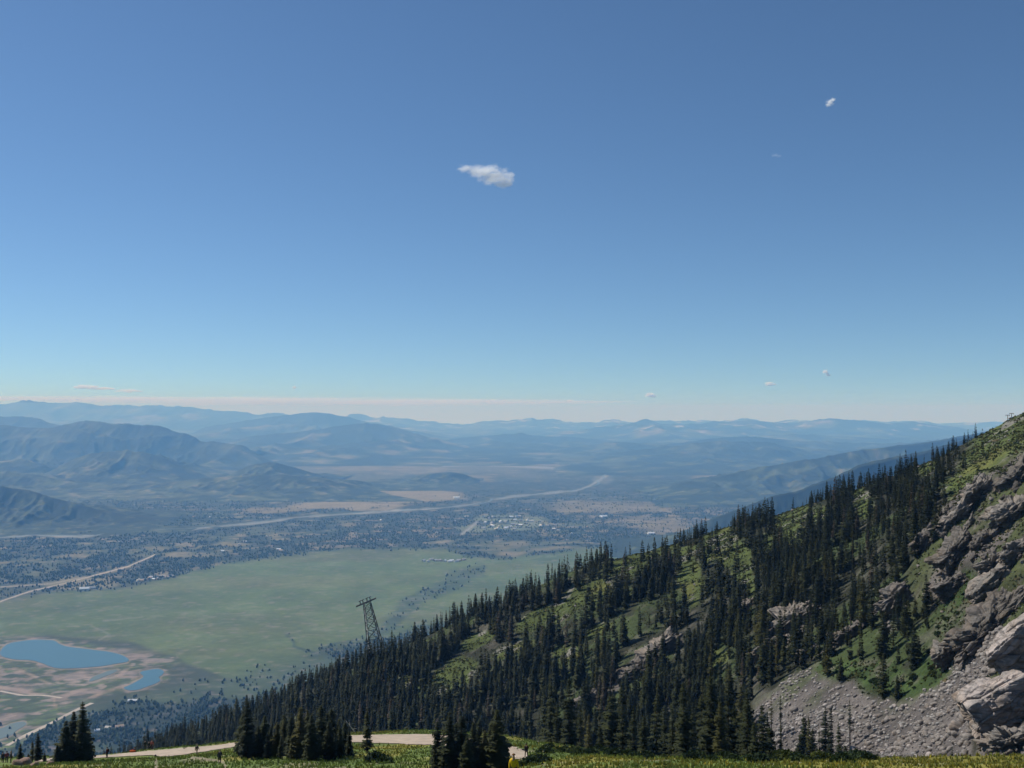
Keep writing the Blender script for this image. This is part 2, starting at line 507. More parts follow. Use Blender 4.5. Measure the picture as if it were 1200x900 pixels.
def ribbon(name, pts, wid_m, z, mat, label, cat, wob=0.0, seed=1):
    p = np.array(pts, float); t = np.linspace(0, len(p) - 1, (len(p) - 1) * 14 + 1)
    u = np.interp(t, np.arange(len(p)), p[:, 0]); v = np.interp(t, np.arange(len(p)), p[:, 1])
    for _ in range(6):
        u[1:-1] = (u[:-2] + 2 * u[1:-1] + u[2:]) / 4; v[1:-1] = (v[:-2] + 2 * v[1:-1] + v[2:]) / 4
    x, y = on_valley(u, v)
    d = np.stack([np.gradient(x), np.gradient(y)], -1); d /= np.linalg.norm(d, axis=1)[:, None] + 1e-9
    nrm = np.stack([-d[:, 1], d[:, 0]], -1)
    off = wob * fbm(t * 1.1, t * 0 + seed, 3, seed); ww = wid_m * (0.75 + 0.5 * vnoise(t * 2.3, t * 0, seed + 5))
    c = np.stack([x, y], -1) + nrm * off[:, None]
    a = c + nrm * ww[:, None] / 2; b = c - nrm * ww[:, None] / 2
    vv = np.concatenate([np.c_[a, np.full(len(a), z)], np.c_[b, np.full(len(b), z)]])
    n = len(a); i = np.arange(n - 1)
    f = np.stack([i, i + 1, i + 1 + n, i + n], -1)
    return tag(obj(name, mesh_np(name, vv, f, mat)), label, cat, kind='structure')


M_PALE = mat_plain('pale_gravel', (0.42, 0.36, 0.30), 0.2, 0.02)
ribbon('river', RIVER, 24, 0.8, M_SILT, 'braided river winding through the wooded valley', 'river', wob=90, seed=3)
ribbon('river', RIVER2, 40, 0.8, M_SILT, 'far bend of the river below the central mountains', 'river', wob=60, seed=8)
ribbon('dirt_road', ((8, 874), (30, 862), (55, 850), (78, 838), (92, 831), (108, 824)), 14, 0.7, M_PALE, 'pale dirt road running up to the ponds', 'road', seed=4)
ribbon('dirt_road', ((0, 810), (25, 815), (52, 815), (72, 818)), 10, 0.7, M_PALE, 'pale dirt track leading left from the ponds', 'road', seed=6)
ribbon('highway', ((-20, 711), (0, 705), (35, 693), (75, 684), (112, 674), (150, 664), (182, 650)), 8, 0.7, M_PALE, 'pale highway crossing the valley from the left edge', 'road', seed=7)

# valley woods: far-off trees that read as one mass
def far_trees(n, vlo, vhi, seed):
    r = np.random.default_rng(seed)
    v = r.uniform(vlo, vhi, n); u = r.uniform(-150, 1050, n)
    x, y = on_valley(u, v)
    _, d = valley_fields(u, v, x, y)
    cl = smooth(-.1, .25, fbm(x / 70, y / 70, 2, 91))
    k = r.uniform(0, 1, n) < d * (0.25 + .75 * cl)
    return x[k], y[k]


def blob_mesh(name, x, y, z, h, rad, mat, cols, seed, sides=5):
    r = np.random.default_rng(seed); n = len(x)
    prof = [(0.0, 0.55), (0.35, 1.0), (0.72, 0.62)]
    ang = np.arange(sides) * 2 * math.pi / sides
    V = []
    for (hh, rr) in prof:
        jr = rad[:, None] * rr * r.uniform(0.7, 1.25, (n, sides)); a = ang[None] + r.uniform(0, 6.28, n)[:, None] * 0 + hh
        V.append(np.stack([x[:, None] + jr * np.cos(a), y[:, None] + jr * np.sin(a), z[:, None] + h[:, None] * (hh + r.uniform(-.05, .05, (n, sides)))], -1))
    V.append(np.stack([x, y, z + h], -1)[:, None, :])
    V = np.concatenate(V, 1); per = 3 * sides + 1
    f = []
    for l in range(2):
        for s in range(sides):
            a, b = l * sides + s, l * sides + (s + 1) % sides
            f += [(a, b, b + sides), (a, b + sides, a + sides)]
    for s in range(sides): f.append((2 * sides + s, 2 * sides + (s + 1) % sides, 3 * sides))
    f = np.array(f)[None] + (np.arange(n) * per)[:, None, None]
    c = np.repeat(cols, per, axis=0)
    return mesh_np(name, V.reshape(-1, 3), f.reshape(-1, 3), mat, c)


def far_wood(name, xy, hlo, hhi, label, seed):
    x, y = xy; r = np.random.default_rng(seed); n = len(x)
    h = r.uniform(hlo, hhi, n); rad = h * r.uniform(.28, .5, n)
    b = r.uniform(.7, 1.2, n)[:, None]; wm = r.uniform(0, 1, n)[:, None]
    c = (np.array([0.040, 0.066, 0.033]) * (1 - wm) + np.array([0.066, 0.092, 0.042]) * wm) * b
    return tag(obj(name, blob_mesh(name, x, y, x * 0, h, rad, M_TREEV, c, seed)), label, 'woods', kind='stuff')


far_wood('valley_woods', far_trees(90000, 575, 705, 5), 7, 14, 'dark wooded river bottom with small clearings', 6)
far_wood('foothill_woods', far_trees(64000, 690, 905, 7), 5, 11.5, 'dark green woods below the ponds at the mountain foot', 8)

# ------------------------------------------------------------------ mountain ranges
def mountain(crest, Yc, wf, wb, label, seed, amp=0.35, step=5, green=0.5, tanf=0.3, ns=90, cell=None, pad=0, dark=1.0, rock=0.0, name='mountains', crestn=0.06):
    """a range whose skyline runs through the given sight lines at distance Yc"""
    cr = np.array(crest, float)
    u0, u1 = cr[0, 0], cr[-1, 0]
    n = int((u1 - u0) / step) + 1
    u = np.linspace(u0, u1, n)
    v = np.interp(u, cr[:, 0], cr[:, 1])
    k = np.ones(3) / 3
    for _ in range(2):
        v[1:-1] = np.convolve(v, k, 'valid')
    x, y, z = P(u, v, Yc)
    cell = cell or wf * 0.26
    s = np.concatenate([np.linspace(-1, 0, ns // 4, endpoint=False), np.linspace(0, 1, ns)])      # -1 behind .. 0 crest .. 1 front foot
    Xg = np.repeat(x[None], len(s), 0); S = np.repeat(s[:, None], n, 1)
    dist = np.where(S > 0, S * wf, S * wb)
    Yg = Yc - dist
    # perspective spreading keeps the foot below the crest point it belongs to
    pxw = Yc / F
    wob_ = crestn * 34 * pxw * (fbm(x / (30 * pxw), x * 0 + 3, 5, seed + 2, gain=.68) + .9 * (ridged(x / (20 * pxw), x * 0 + 1, 4, seed + 6, gain=.6) - .45))
    z = z + wob_ * smooth(20, 250, z)
    Hc = np.maximum(z, 1)[None]
    wx = Xg + cell * .35 * fbm(Xg / cell, Yg / cell, 3, seed + 3); wy = Yg + cell * .35 * fbm(Xg / cell, Yg / cell, 3, seed + 4)
    rg = ridged(wx / cell, wy / (cell * 1.7), 6, seed)
    fall = np.where(S > 0, (1 - S) ** 1.15, 1 - S * S)
    mid = np.clip(np.abs(S) * 5, 0, 1)
    Z = Hc * fall * (1 - amp * mid * (1 - rg) * 1.9) + Hc * 0.25 * mid * (rg - .55) * amp * smooth(1, .6, np.abs(S))
    Z = np.where(np.abs(S) >= 0.999, -60, Z)
    # never rise through the skyline in front of the crest
    crest_ang = (z - CAMZ) / Yc
    lim = CAMZ + (crest_ang[None] - 0.0004) * Yg
    Z = np.where(S > 0.02, np.minimum(Z, lim), Z)
    n2 = fbm(Xg / (cell * .45), Yg / (cell * .45), 4, seed + 7); n3 = fbm(Xg / (cell * .16), Yg / (cell * .16), 3, seed + 8)
    c = np.zeros(Xg.shape + (3,)) + np.array([0.026, 0.038, 0.024]) * dark
    f = smooth(-0.1, 0.35, n2 + .35 * n3 + (green - .5) + .5 * (rg - .5))[..., None]
    c = c * (1 - f) + np.array([0.070, 0.085, 0.044]) * f
    f = (smooth(0.15, 0.5, n2 * .6 + n3 * .5 + (tanf - .4) + .6 * (rg - .5)))[..., None]
    c = c * (1 - f) + np.array([0.165, 0.145, 0.095]) * f
    if rock:
        f = (smooth(.15, .45, n3 + rock * fall - .45))[..., None]
        c = c * (1 - f) + np.array([0.33, 0.31, 0.29]) * f
    V = np.stack([Xg, Yg, Z], -1).reshape(-1, 3)
    me = mesh_np(name, V, grid_faces(len(s), n)[:, ::-1], M_MOUNT, c.reshape(-1, 3), smooth_shade=True)
    return tag(obj(name, me), label, 'mountains', kind='structure')


mountain([(-420, 478), (-200, 476), (-80, 478), (0, 473), (20, 472), (38, 470), (60, 472), (90, 472), (118, 475), (132, 473), (155, 475), (180, 476), (206, 475),
          (240, 479), (272, 482), (310, 485), (345, 488), (385, 492), (440, 496), (500, 500)], 38000, 10000, 9000,
         'pale blue mountain range farthest away on the left', 101, amp=.3, step=3, crestn=.105)
mountain([(380, 500), (405, 488), (414, 485), (430, 488), (455, 489), (480, 490), (500, 495), (530, 497), (555, 497), (580, 493), (612, 491), (640, 492), (650, 490), (670, 494),
          (700, 495), (715, 492), (735, 494), (757, 494), (790, 493), (830, 494), (870, 492), (900, 494), (940, 493), (965, 491), (985, 493), (1030, 494),
          (1066, 493), (1100, 497), (1130, 497), (1160, 495), (1240, 496), (1400, 492), (1600, 495)], 40000, 10000, 9000, 'pale blue range along the middle and right skyline', 107, amp=.32, step=3, rock=.35, crestn=.105)
mountain([(220, 520), (235, 502), (262, 496), (300, 491), (330, 487), (352, 485), (372, 484), (392, 484), (408, 488), (425, 493), (450, 499), (480, 505), (520, 512), (560, 519)],
         28000, 8000, 6000, 'hazy blue mountain behind the left hills', 113, amp=.35, step=3)
mountain([(560, 522), (600, 512), (640, 508), (670, 505), (700, 501), (722, 499), (740, 496), (750, 492), (757, 489.5), (764, 492), (775, 496), (800, 497), (830, 495), (860, 493),
          (885, 492), (905, 494), (930, 496), (955, 492), (972, 490), (990, 492), (1010, 494), (1040, 497), (1064, 494), (1085, 497), (1110, 500), (1150, 504), (1250, 508), (1400, 512)], 30500, 8000, 7000,
         'blue range with a small pointed peak right of centre', 127, amp=.4, step=3, rock=.25)
mountain([(470, 525), (520, 516), (545, 512), (575, 511), (610, 508), (640, 511), (680, 513), (720, 517), (780, 522), (830, 518), (880, 512), (930, 508), (975, 510), (1030, 514), (1090, 516), (1150, 514), (1250, 510), (1350, 520)],
         25000, 7000, 6000, 'wooded blue ridges in the middle distance', 131, amp=.5, step=3)
mountain([(200, 548), (255, 523), (280, 514), (305, 510), (335, 507), (370, 504), (400, 499), (425, 496.5), (445, 497), (462, 500), (478, 505), (500, 511), (530, 519), (560, 526), (600, 534), (640, 541)],
         21500, 6500, 5000, 'rounded mountain with tan slopes left of centre', 137, amp=.42, step=2.5, tanf=.5, green=.55)
mountain([(640, 548), (680, 540), (710, 532), (760, 526), (800, 522), (840, 517), (870, 516), (905, 520), (940, 526), (985, 528), (1030, 524), (1070, 520), (1110, 516), (1150, 512), (1230, 500), (1350, 490)],
         17500, 4500, 4000, 'dark blue wooded mountain right of the valley', 139, amp=.55, step=2.5, tanf=.15, green=.35)
mountain([(-330, 470), (-150, 482), (-60, 486), (0, 488), (22, 488), (42, 490), (56, 494), (75, 500), (110, 510)], 21000, 5000, 4000, 'dark ridge behind the big left mountain', 149, amp=.4, step=2.5, tanf=.1, green=.3)
mountain([(-330, 505), (-120, 500), (0, 498), (30, 500), (52, 502), (70, 499), (88, 494), (100, 492.5), (118, 494), (135, 496), (152, 496), (170, 498), (184, 498), (196, 502), (206, 506), (222, 509), (235, 516), (250, 517), (268, 519),
          (280, 522), (292, 529), (302, 535), (312, 541), (330, 549)], 15500, 4500, 3500, 'big forested mountain at the left with grey scars', 151, amp=.55, step=1.6, tanf=.3, green=.45, ns=140)
mountain([(40, 562), (62, 551), (84, 540), (100, 534), (122, 529), (142, 527), (165, 529), (182, 533), (200, 540), (222, 550), (245, 559), (260, 565)], 12200, 1900, 1800, 'low rounded hill in front of the big left mountain', 157, amp=.3, step=1.6, tanf=.34, green=.55)
mountain([(255, 562), (275, 554), (290, 547), (303, 543), (316, 541.5), (332, 544), (350, 549), (372, 556), (395, 562)], 11800, 1400, 1400, 'small dark hill at the tip of the left mountain', 163, amp=.35, step=1.6, tanf=.3)
mountain([(-330, 540), (-100, 548), (0, 552), (40, 556), (75, 564), (110, 566), (160, 568), (200, 565), (235, 561), (280, 558), (330, 556), (375, 560), (400, 566), (425, 571), (445, 575), (470, 580), (495, 584), (515, 588)],
         10600, 1250, 1500, 'grassy rolling hills above the river on the left', 167, amp=.3, step=1.6, tanf=.34, green=.62, ns=120)
mountain([(-330, 545), (-120, 556), (0, 570), (20, 572), (42, 576), (66, 584), (90, 590), (115, 597), (140, 602), (170, 607), (205, 612), (250, 618)], 7700, 780, 900, 'steep dark wooded slope at the left edge', 173, amp=.36, step=1.6, tanf=.12, green=.38, ns=110)
mountain([(455, 571), (470, 565), (485, 559), (505, 555), (525, 553), (542, 555), (556, 560), (566, 566)], 12000, 500, 500, 'long dark butte rising from the valley floor', 179, amp=.3, step=1.6, tanf=.2)
mountain([(340, 591), (360, 584), (385, 573), (400, 565), (412, 562), (425, 564), (436, 569), (450, 577), (468, 585), (480, 591)], 11000, 420, 500, 'dark hummock left of the long butte', 181, amp=.15, step=1.6, tanf=.1)
mountain([(745, 579), (775, 572), (800, 566), (850, 556), (885, 549), (920, 543), (950, 538), (985, 532), (1020, 526), (1060, 521), (1100, 516), (1150, 507), (1300, 478), (1500, 440)], 10500, 1700, 1600, 'blue wooded spur descending from the right', 191, amp=.4, step=2, tanf=.2, green=.45)
mountain([(715, 656), (745, 645), (770, 634), (800, 623), (835, 607), (870, 594), (905, 582), (940, 574), (975, 560), (1003, 546), (1040, 537), (1075, 530), (1110, 521), (1150, 510), (1300, 470), (1500, 410)], 5900, 900, 900,
         'dark wooded mountain flank just behind the spruce ridge', 193, amp=.35, step=2, tanf=.1, green=.3)

mountain([(540, 545), (575, 538), (610, 533), (640, 528), (675, 523), (700, 520), (735, 518), (770, 521), (800, 518), (830, 515), (870, 511), (905, 514), (950, 517), (1000, 519), (1060, 520), (1150, 522), (1280, 520)],
         20500, 5000, 4000, 'middle layer of wooded ridges below the pointed peak', 211, amp=.5, step=2.5, tanf=.25, green=.45)
mountain([(690, 548), (720, 541), (748, 537), (775, 536), (800, 532), (830, 531), (860, 533), (900, 536), (950, 536), (1000, 540), (1060, 540), (1150, 540)], 16200, 2600, 2600, 'low dark wooded ridge at the valley end', 223, amp=.5, step=2, tanf=.15, green=.35)

# ------------------------------------------------------------------ the near mountainside
# per column: list of (depth, pixel row) of: frame bottom, knoll edge, foot of the slope, three places up the slope, ridge line
KN = {
    -600: [(120, 912), (185, 898), (520, 1200), (560, 1190), (590, 1180), (620, 1180), (660, 1180)],
    -200: [(120, 909), (185, 893), (540, 1080), (575, 1070), (600, 1060), (620, 1050), (655, 1045)],
    0: [(118, 906), (182, 888), (560, 1000), (580, 985), (600, 975), (615, 968), (645, 960)],
    100: [(115, 906), (182, 885), (560, 935), (580, 928), (600, 922), (612, 918), (632, 913)],
    150: [(113, 906), (186, 882), (560, 908), (580, 902), (598, 898), (612, 894), (625, 890)],
    200: [(112, 906), (192, 877), (560, 882), (578, 878), (596, 874), (608, 871), (620, 868)],
    250: [(110, 906), (200, 871), (530, 872), (550, 866), (572, 860), (590, 855), (610, 851)],
    300: [(108, 906), (205, 865), (500, 866), (530, 854), (560, 845), (580, 838), (600, 832)],
    400: [(106, 906), (210, 857), (470, 864), (500, 840), (535, 818), (560, 803), (590, 790)],
    500: [(104, 906), (210, 855), (440, 872), (480, 828), (520, 792), (550, 767), (580, 745)],
    600: [(102, 906), (195, 861), (410, 882), (450, 817), (500, 766), (540, 730), (580, 702)],
    660: [(98, 906), (175, 870), (385, 886), (430, 815), (480, 760), (525, 716), (577, 674)],
    720: [(92, 906), (150, 880), (360, 888), (400, 810), (450, 750), (505, 698), (575, 654)],
    800: [(86, 906), (130, 887), (325, 890), (365, 812), (418, 742), (485, 685), (570, 634)],
    900: [(82, 906), (118, 888), (262, 890), (305, 802), (355, 732), (430, 665), (535, 604)],
    950: [(80, 906), (114, 888), (245, 890), (285, 796), (328, 734), (400, 660), (512, 589)],
    1000: [(78, 906), (112, 888), (232, 890), (268, 792), (305, 735), (372, 653), (490, 572)],
    1050: [(77, 906), (110, 887), (215, 890), (252, 788), (285, 722), (340, 638), (470, 553)],
    1100: [(76, 906), (110, 886), (198, 888), (236, 782), (266, 702), (312, 612), (450, 531)],
    1150: [(76, 906), (108, 885), (178, 887), (214, 780), (242, 694), (286, 604), (432, 508)],
    1200: [(75, 906), (106, 884), (160, 886), (192, 780), (222, 688), (265, 596), (415, 485)],
    1400: [(72, 906), (100, 880), (140, 882), (165, 770), (195, 660), (232, 560), (380, 388)],
    1800: [(66, 900), (90, 870), (120, 872), (142, 740), (165, 600), (200, 470), (330, 190)],
}
ku = np.array(sorted(KN)); KY, KZ = [], []
for uu_ in ku:
    kn = KN[int(uu_)]
    Ys_ = [2.0, 40.0]; Zs_ = [-1.7, -16.2]
    for i, (Y, v) in enumerate(kn):
        x, y, z = P(uu_, v, Y); z = float(z) - CAMZ
        if i == 2:                               # a hidden hollow between the knoll and the slope
            yc, zc = Ys_[-1], Zs_[-1]
            dip = 3 + 0.045 * (Y - yc)
            zl = min(zc, z)
            Ys_.append(yc + 0.32 * (Y - yc)); Zs_.append(min(zl, zc - (0.32 * (Y - yc)) * 0.42) - dip * .3 if z < zc else zl - dip)
        Ys_.append(Y); Zs_.append(z)
    yr, zr = Ys_[-1], Zs_[-1]
    Ys_ += [yr + 25, yr + 130, 2150.0]; Zs_ += [zr - 7.5, zr - 62, -895.0]
    KY.append(Ys_); KZ.append(Zs_)
KY = np.array(KY); KZ = np.array(KZ)
AF = 1.0055
sa = np.arange(-560, 1760, 3.0)                    # columns, in pixels of azimuth
sY = np.concatenate([np.arange(2, 60, 3.0), np.arange(60, 240, 0.9), np.arange(240, 680, 1.25), np.geomspace(681, 2140, 50)])
KYc = np.stack([np.interp(sa, ku, KY[:, k]) for k in range(KY.shape[1])], 1)
KZc = np.stack([np.interp(sa, ku, KZ[:, k]) for k in range(KZ.shape[1])], 1)
SZ = np.stack([np.interp(sY, KYc[i], KZc[i]) for i in range(len(sa))], 1)          # rows = depth, columns = azimuth


def blur(a, n, ax):
    for _ in range(n):
        b = a.copy()
        if ax == 0: b[1:-1] = (a[:-2] + 2 * a[1:-1] + a[2:]) / 4
        else: b[:, 1:-1] = (a[:, :-2] + 2 * a[:, 1:-1] + a[:, 2:]) / 4
        a = b
    return a


SZ = blur(SZ, 10, 0); SZ = blur(SZ, 60, 1)
SX = (sa[None] - 600) / F / AF * sY[:, None]; SYY = np.repeat(sY[:, None], len(sa), 1)
su, sv = proj(SX, SYY, SZ + CAMZ)
ridgeY = np.interp(sa, ku, KY[:, 9])[None]; edgeY = np.interp(sa, ku, KY[:, 3])[None]; footY = np.interp(sa, ku, KY[:, 5])[None]
on_slope = smooth(-12, 14, SYY - footY + 8)
on_knoll = 1 - smooth(0, 12, SYY - edgeY)

SCREE = [(884, 806), (905, 806), (930, 790), (948, 786), (975, 798), (1000, 806), (1022, 818), (1050, 822), (1072, 817), (1098, 806), (1112, 792), (1118, 775), (1136, 758), (1152, 742), (1178, 733), (1198, 738),
         (1190, 760), (1168, 782), (1152, 800), (1144, 826), (1136, 850), (1136, 892), (880, 894)]
GULLY = [(1072, 800), (1080, 768), (1094, 742), (1102, 712), (1106, 690), (1132, 668), (1150, 676), (1146, 702), (1130, 735), (1116, 760), (1112, 782), (1098, 800), (1060, 816), (1010, 808), (970, 788), (940, 782), (1000, 776), (1050, 776)]
CLIFF = [(1040, 735), (1056, 690), (1070, 660), (1090, 612), (1112, 580), (1140, 560), (1180, 536), (1240, 500), (1400, 500), (1400, 880), (1140, 885), (1146, 830), (1160, 790), (1195, 755), (1195, 735), (1120, 775), (1105, 770), (1150, 700), (1140, 660), (1095, 700), (1075, 740)]
STREAK = [((694, 822), (720, 806), (752, 778), (790, 752), 8), ((896, 765), (925, 742), (955, 716), 9), ((1040, 735), (1062, 700), (1085, 668), 9), ((960, 770), (1000, 742), (1040, 700), 5)]
MEADOWS = [(640, 722, 40, 13, 24), (690, 694, 38, 15, 24), (735, 664, 34, 18, 20), (528, 792, 34, 15, 28), (600, 762, 26, 8, 24), (664, 765, 18, 9, 20), (560, 752, 22, 8, 26), (700, 742, 20, 8, 24),
           (845, 640, 22, 26, 40), (868, 662, 16, 26, 10), (925, 602, 28, 14, 30), (930, 626, 14, 14, 0), (905, 634, 16, 8, 20), (800, 646, 20, 8, 20), (775, 640, 22, 9, 16), (1010, 590, 12, 16, 20), (960, 602, 10, 8, 20),
           (1180, 522, 70, 30, 38), (1130, 578, 22, 22, 40), (1085, 545, 12, 8, 30), (470, 806, 14, 8, 20), (810, 680, 14, 30, 8), (880, 700, 6, 22, 0), (620, 870, 22, 6, -6), (845, 770, 14, 10, 0)]


def slope_masks(u, v, x, y):
    wu = u + 7 * fbm(x / 14, y / 14, 3, 201); wv = v + 6 * fbm(x / 14 + 9, y / 14, 3, 203)
    md = np.zeros_like(u)
    for cu, cv, ru, rv, a in MEADOWS:
        md = np.maximum(md, smooth(0.0, 0.5, ell(wu, wv, cu, cv, ru * 1.15, rv * 1.15, a)))
    sc = smooth(4, -4, poly_sd(wu, wv, SCREE)); gu = smooth(4, -4, poly_sd(wu, wv, GULLY)); cl = smooth(5, -5, poly_sd(wu, wv, CLIFF))
    st = np.zeros_like(u)
    for s in STREAK:
        d = line_d(wu, wv, s[:-1]); st = np.maximum(st, smooth(s[-1] * 1.3, s[-1] * .4, d))
    gu = gu * (1 - sc); cl = cl * (1 - sc) * (1 - gu)
    return md, sc, gu, cl, st


md, sc, gu, cl, st = slope_masks(su, sv, SX, SYY)
vis_rock = on_slope * np.clip(cl + .8 * st, 0, 1)
# relief: rolling ground, slanting rock ledges
SZ += on_slope * (2.4 * fbm(SX / 38, SYY / 38, 4, 211) + 0.6 * fbm(SX / 7, SYY / 7, 3, 213)) * (1 - .55 * sc)
SZ += on_knoll * smooth(50, 90, SYY) * (0.5 * fbm(SX / 16, SYY / 16, 3, 217) + 0.12 * fbm(SX / 2.5, SYY / 2.5, 3, 219))
led = (SX * 0.80 - SZ * 0.62 + SYY * .25) / 7.0 + .8 * fbm(SX / 20, SYY / 20, 3, 223)
stp = led - np.floor(led)
SZ += vis_rock * (3.6 * (smooth(0, .75, stp) - stp) + 4.5 * (ridged(SX / 22, SYY / 22, 5, 227) - .5) + 1.6 * (ridged(SX / 6, SYY / 6, 4, 229) - .5))
SZ += on_slope * sc * (0.5 * fbm(SX / 5, SYY / 5, 3, 231))
su, sv = proj(SX, SYY, SZ + CAMZ)

g1 = fbm(SX / 25, SYY / 25, 4, 241)[..., None]; g2 = fbm(SX / 5, SYY / 5, 4, 243)[..., None]; g3 = fbm(SX / 9, SYY / 9, 3, 247)[..., None]
gz = np.gradient(SZ, axis=0) / np.gradient(SYY, axis=0); gz = gz[..., None]


def lay(c, col, f):
    return c * (1 - f) + np.asarray(col) * f


c = np.zeros(SX.shape + (3,)) + np.array([0.040, 0.042, 0.024])                                    # floor of the forest
c = lay(c, (0.066, 0.092, 0.028), smooth(-.1, .3, g1 + .5 * g2) * .85)
c = lay(c, (0.17, 0.15, 0.125), smooth(.25, .45, g2 - .2 * g1) * .45)
mcol = np.array([0.098, 0.124, 0.034]) * (1 + .25 * g2) + np.array([0.05, 0.028, 0.006]) * smooth(0, .5, g1)
c = lay(c, mcol, md[..., None])
c = lay(c, (0.30, 0.275, 0.25), md[..., None] * smooth(.38, .5, g3 + .4 * g2) * .8)
c = lay(c, np.array([0.060, 0.096, 0.027]) * (1 + .5 * g2 + .5 * g3), gu[..., None])
c = lay(c, (0.15, 0.13, 0.10), gu[..., None] * smooth(.08, .35, g3 + .6 * g2) * .75)
c = lay(c, np.array([0.155, 0.135, 0.122]) * (1 + .4 * g2), sc[..., None])
c = lay(c, (0.10, 0.115, 0.055), sc[..., None] * smooth(852, 800, sv)[..., None] * smooth(1120, 1060, su)[..., None] * smooth(-.25, .15, g3) * .85)
rk = np.clip(cl + st, 0, 1)[..., None]
rcol = np.array([0.17, 0.148, 0.132]) * (1 + .35 * g2 + .2 * g3)
grassy = smooth(-.25, .1, g1 + .5 * g3 - np.clip(np.abs(gz) - .7, 0, 1) * .6)
c = lay(c, rcol, rk * (1 - .75 * grassy * cl[..., None]))
c = lay(c, np.array([0.078, 0.092, 0.030]) * (1 + .3 * g2), rk * .75 * grassy * cl[..., None])
# the knoll in front
kn_ = on_knoll[..., None]
kc = np.array([0.115, 0.150, 0.034]) * (1 + .28 * g2 + .2 * g1)
kc = lay(kc, (0.22, 0.185, 0.038), smooth(.0, .4, g3 + .4 * g1 + .55 * smooth(860, 1050, su)[..., None]) * .75)
kc = lay(kc, (0.08, 0.12, 0.03), smooth(.1, .4, -g3) * .6)
kc = lay(kc, (0.25, 0.20, 0.14), smooth(.34, .45, g2 - .3 * g3) * .5)
c = c * (1 - kn_) + kc * kn_
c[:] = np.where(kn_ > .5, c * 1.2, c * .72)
# little footpaths on the knoll
TRAILS = [((236, 889), (250, 891), (262, 893), (264, 901)), ((182, 903), (184, 897), (183, 890)), ((225, 888), (236, 889))]
for tpl in TRAILS:
    c = lay(c, (0.33, 0.26, 0.19), (smooth(2.0, .8, line_d(su, sv, tpl)) * on_knoll)[..., None] * .8)
SV = np.stack([SX, SYY, SZ + CAMZ], -1).reshape(-1, 3)
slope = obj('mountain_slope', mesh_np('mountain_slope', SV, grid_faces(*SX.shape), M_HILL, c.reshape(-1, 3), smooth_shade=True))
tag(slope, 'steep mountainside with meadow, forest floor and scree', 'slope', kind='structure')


def zt(x, y):
    """height of the slope at world x, y"""
    x = np.asarray(x, float); y = np.asarray(y, float)
    a = x / y * F * AF + 600
    i = np.clip(np.interp(y, sY, np.arange(len(sY))), 0, len(sY) - 1.001); j = np.clip((a - sa[0]) / 3.0, 0, len(sa) - 1.001)
    i0 = i.astype(int); j0 = j.astype(int); fi = i - i0; fj = j - j0
    z = (SZ[i0, j0] * (1 - fj) + SZ[i0, j0 + 1] * fj) * (1 - fi) + (SZ[i0 + 1, j0] * (1 - fj) + SZ[i0 + 1, j0 + 1] * fj) * fi
    return z + CAMZ


def hit(u, v, y0=60.0, y1=700.0):
    """first place where the sight line of a pixel meets the slope"""
    Yv = np.arange(y0, y1, 0.7)
    x, y, z = P(u, v, Yv)
    g = zt(x, y)
    k = np.nonzero(g >= z)[0]
    if not len(k): return None
    k = k[0]
    return float(x[k]), float(y[k]), float(g[k])


def road(name, pts, label, width_px):
    """a strip of dirt lying on the knoll; far and near edge given as sight lines"""
    t = np.linspace(0, len(pts) - 1, (len(pts) - 1) * 10 + 1)
    p = np.array(pts, float)
    u = np.interp(t, np.arange(len(p)), p[:, 0]); vf = np.interp(t, np.arange(len(p)), p[:, 1]); vn = np.interp(t, np.arange(len(p)), p[:, 2])
    A, B = [], []
    for a, f_, n_ in zip(u, vf, vn):
        h0 = hit(a, f_, 80, 260); h1 = hit(a, n_, 80, 260)
        if h0 and h1: A.append(h0[:2]); B.append(h1[:2])
    A = np.array(A); B = np.array(B)
    for arr in (A, B):
        for _ in range(4): arr[1:-1] = (arr[:-2] + 2 * arr[1:-1] + arr[2:]) / 4
    rows = []
    r = np.random.default_rng(3)
    for k in np.linspace(0, 1, 9):
        q = A * (1 - k) + B * k
        if k in (0, 1): q = q + r.normal(0, .35, q.shape)
        rows.append(np.c_[q, zt(q[:, 0], q[:, 1]) + 0.10])
    V = np.concatenate(rows); n = len(A)
    return tag(obj(name, mesh_np(name, V, grid_faces(9, n), M_ROAD)), label, 'road', kind='structure')


road('dirt_road', [(40, 890.5, 893.5), (70, 888.8, 891.6), (100, 887.2, 889.8), (140, 884, 887.2), (170, 881, 886), (200, 878.5, 887), (230, 876, 883), (262, 873, 878), (290, 869, 873), (320, 867, 872), (360, 864, 871),
                   (400, 862.5, 870), (440, 861.5, 871), (480, 861, 873), (510, 861.5, 874), (540, 864, 875.5), (570, 868, 881), (592, 874, 885), (606, 877.5, 890), (618, 880, 893)], 'pale gravel service road along the edge of the near meadow', 8)

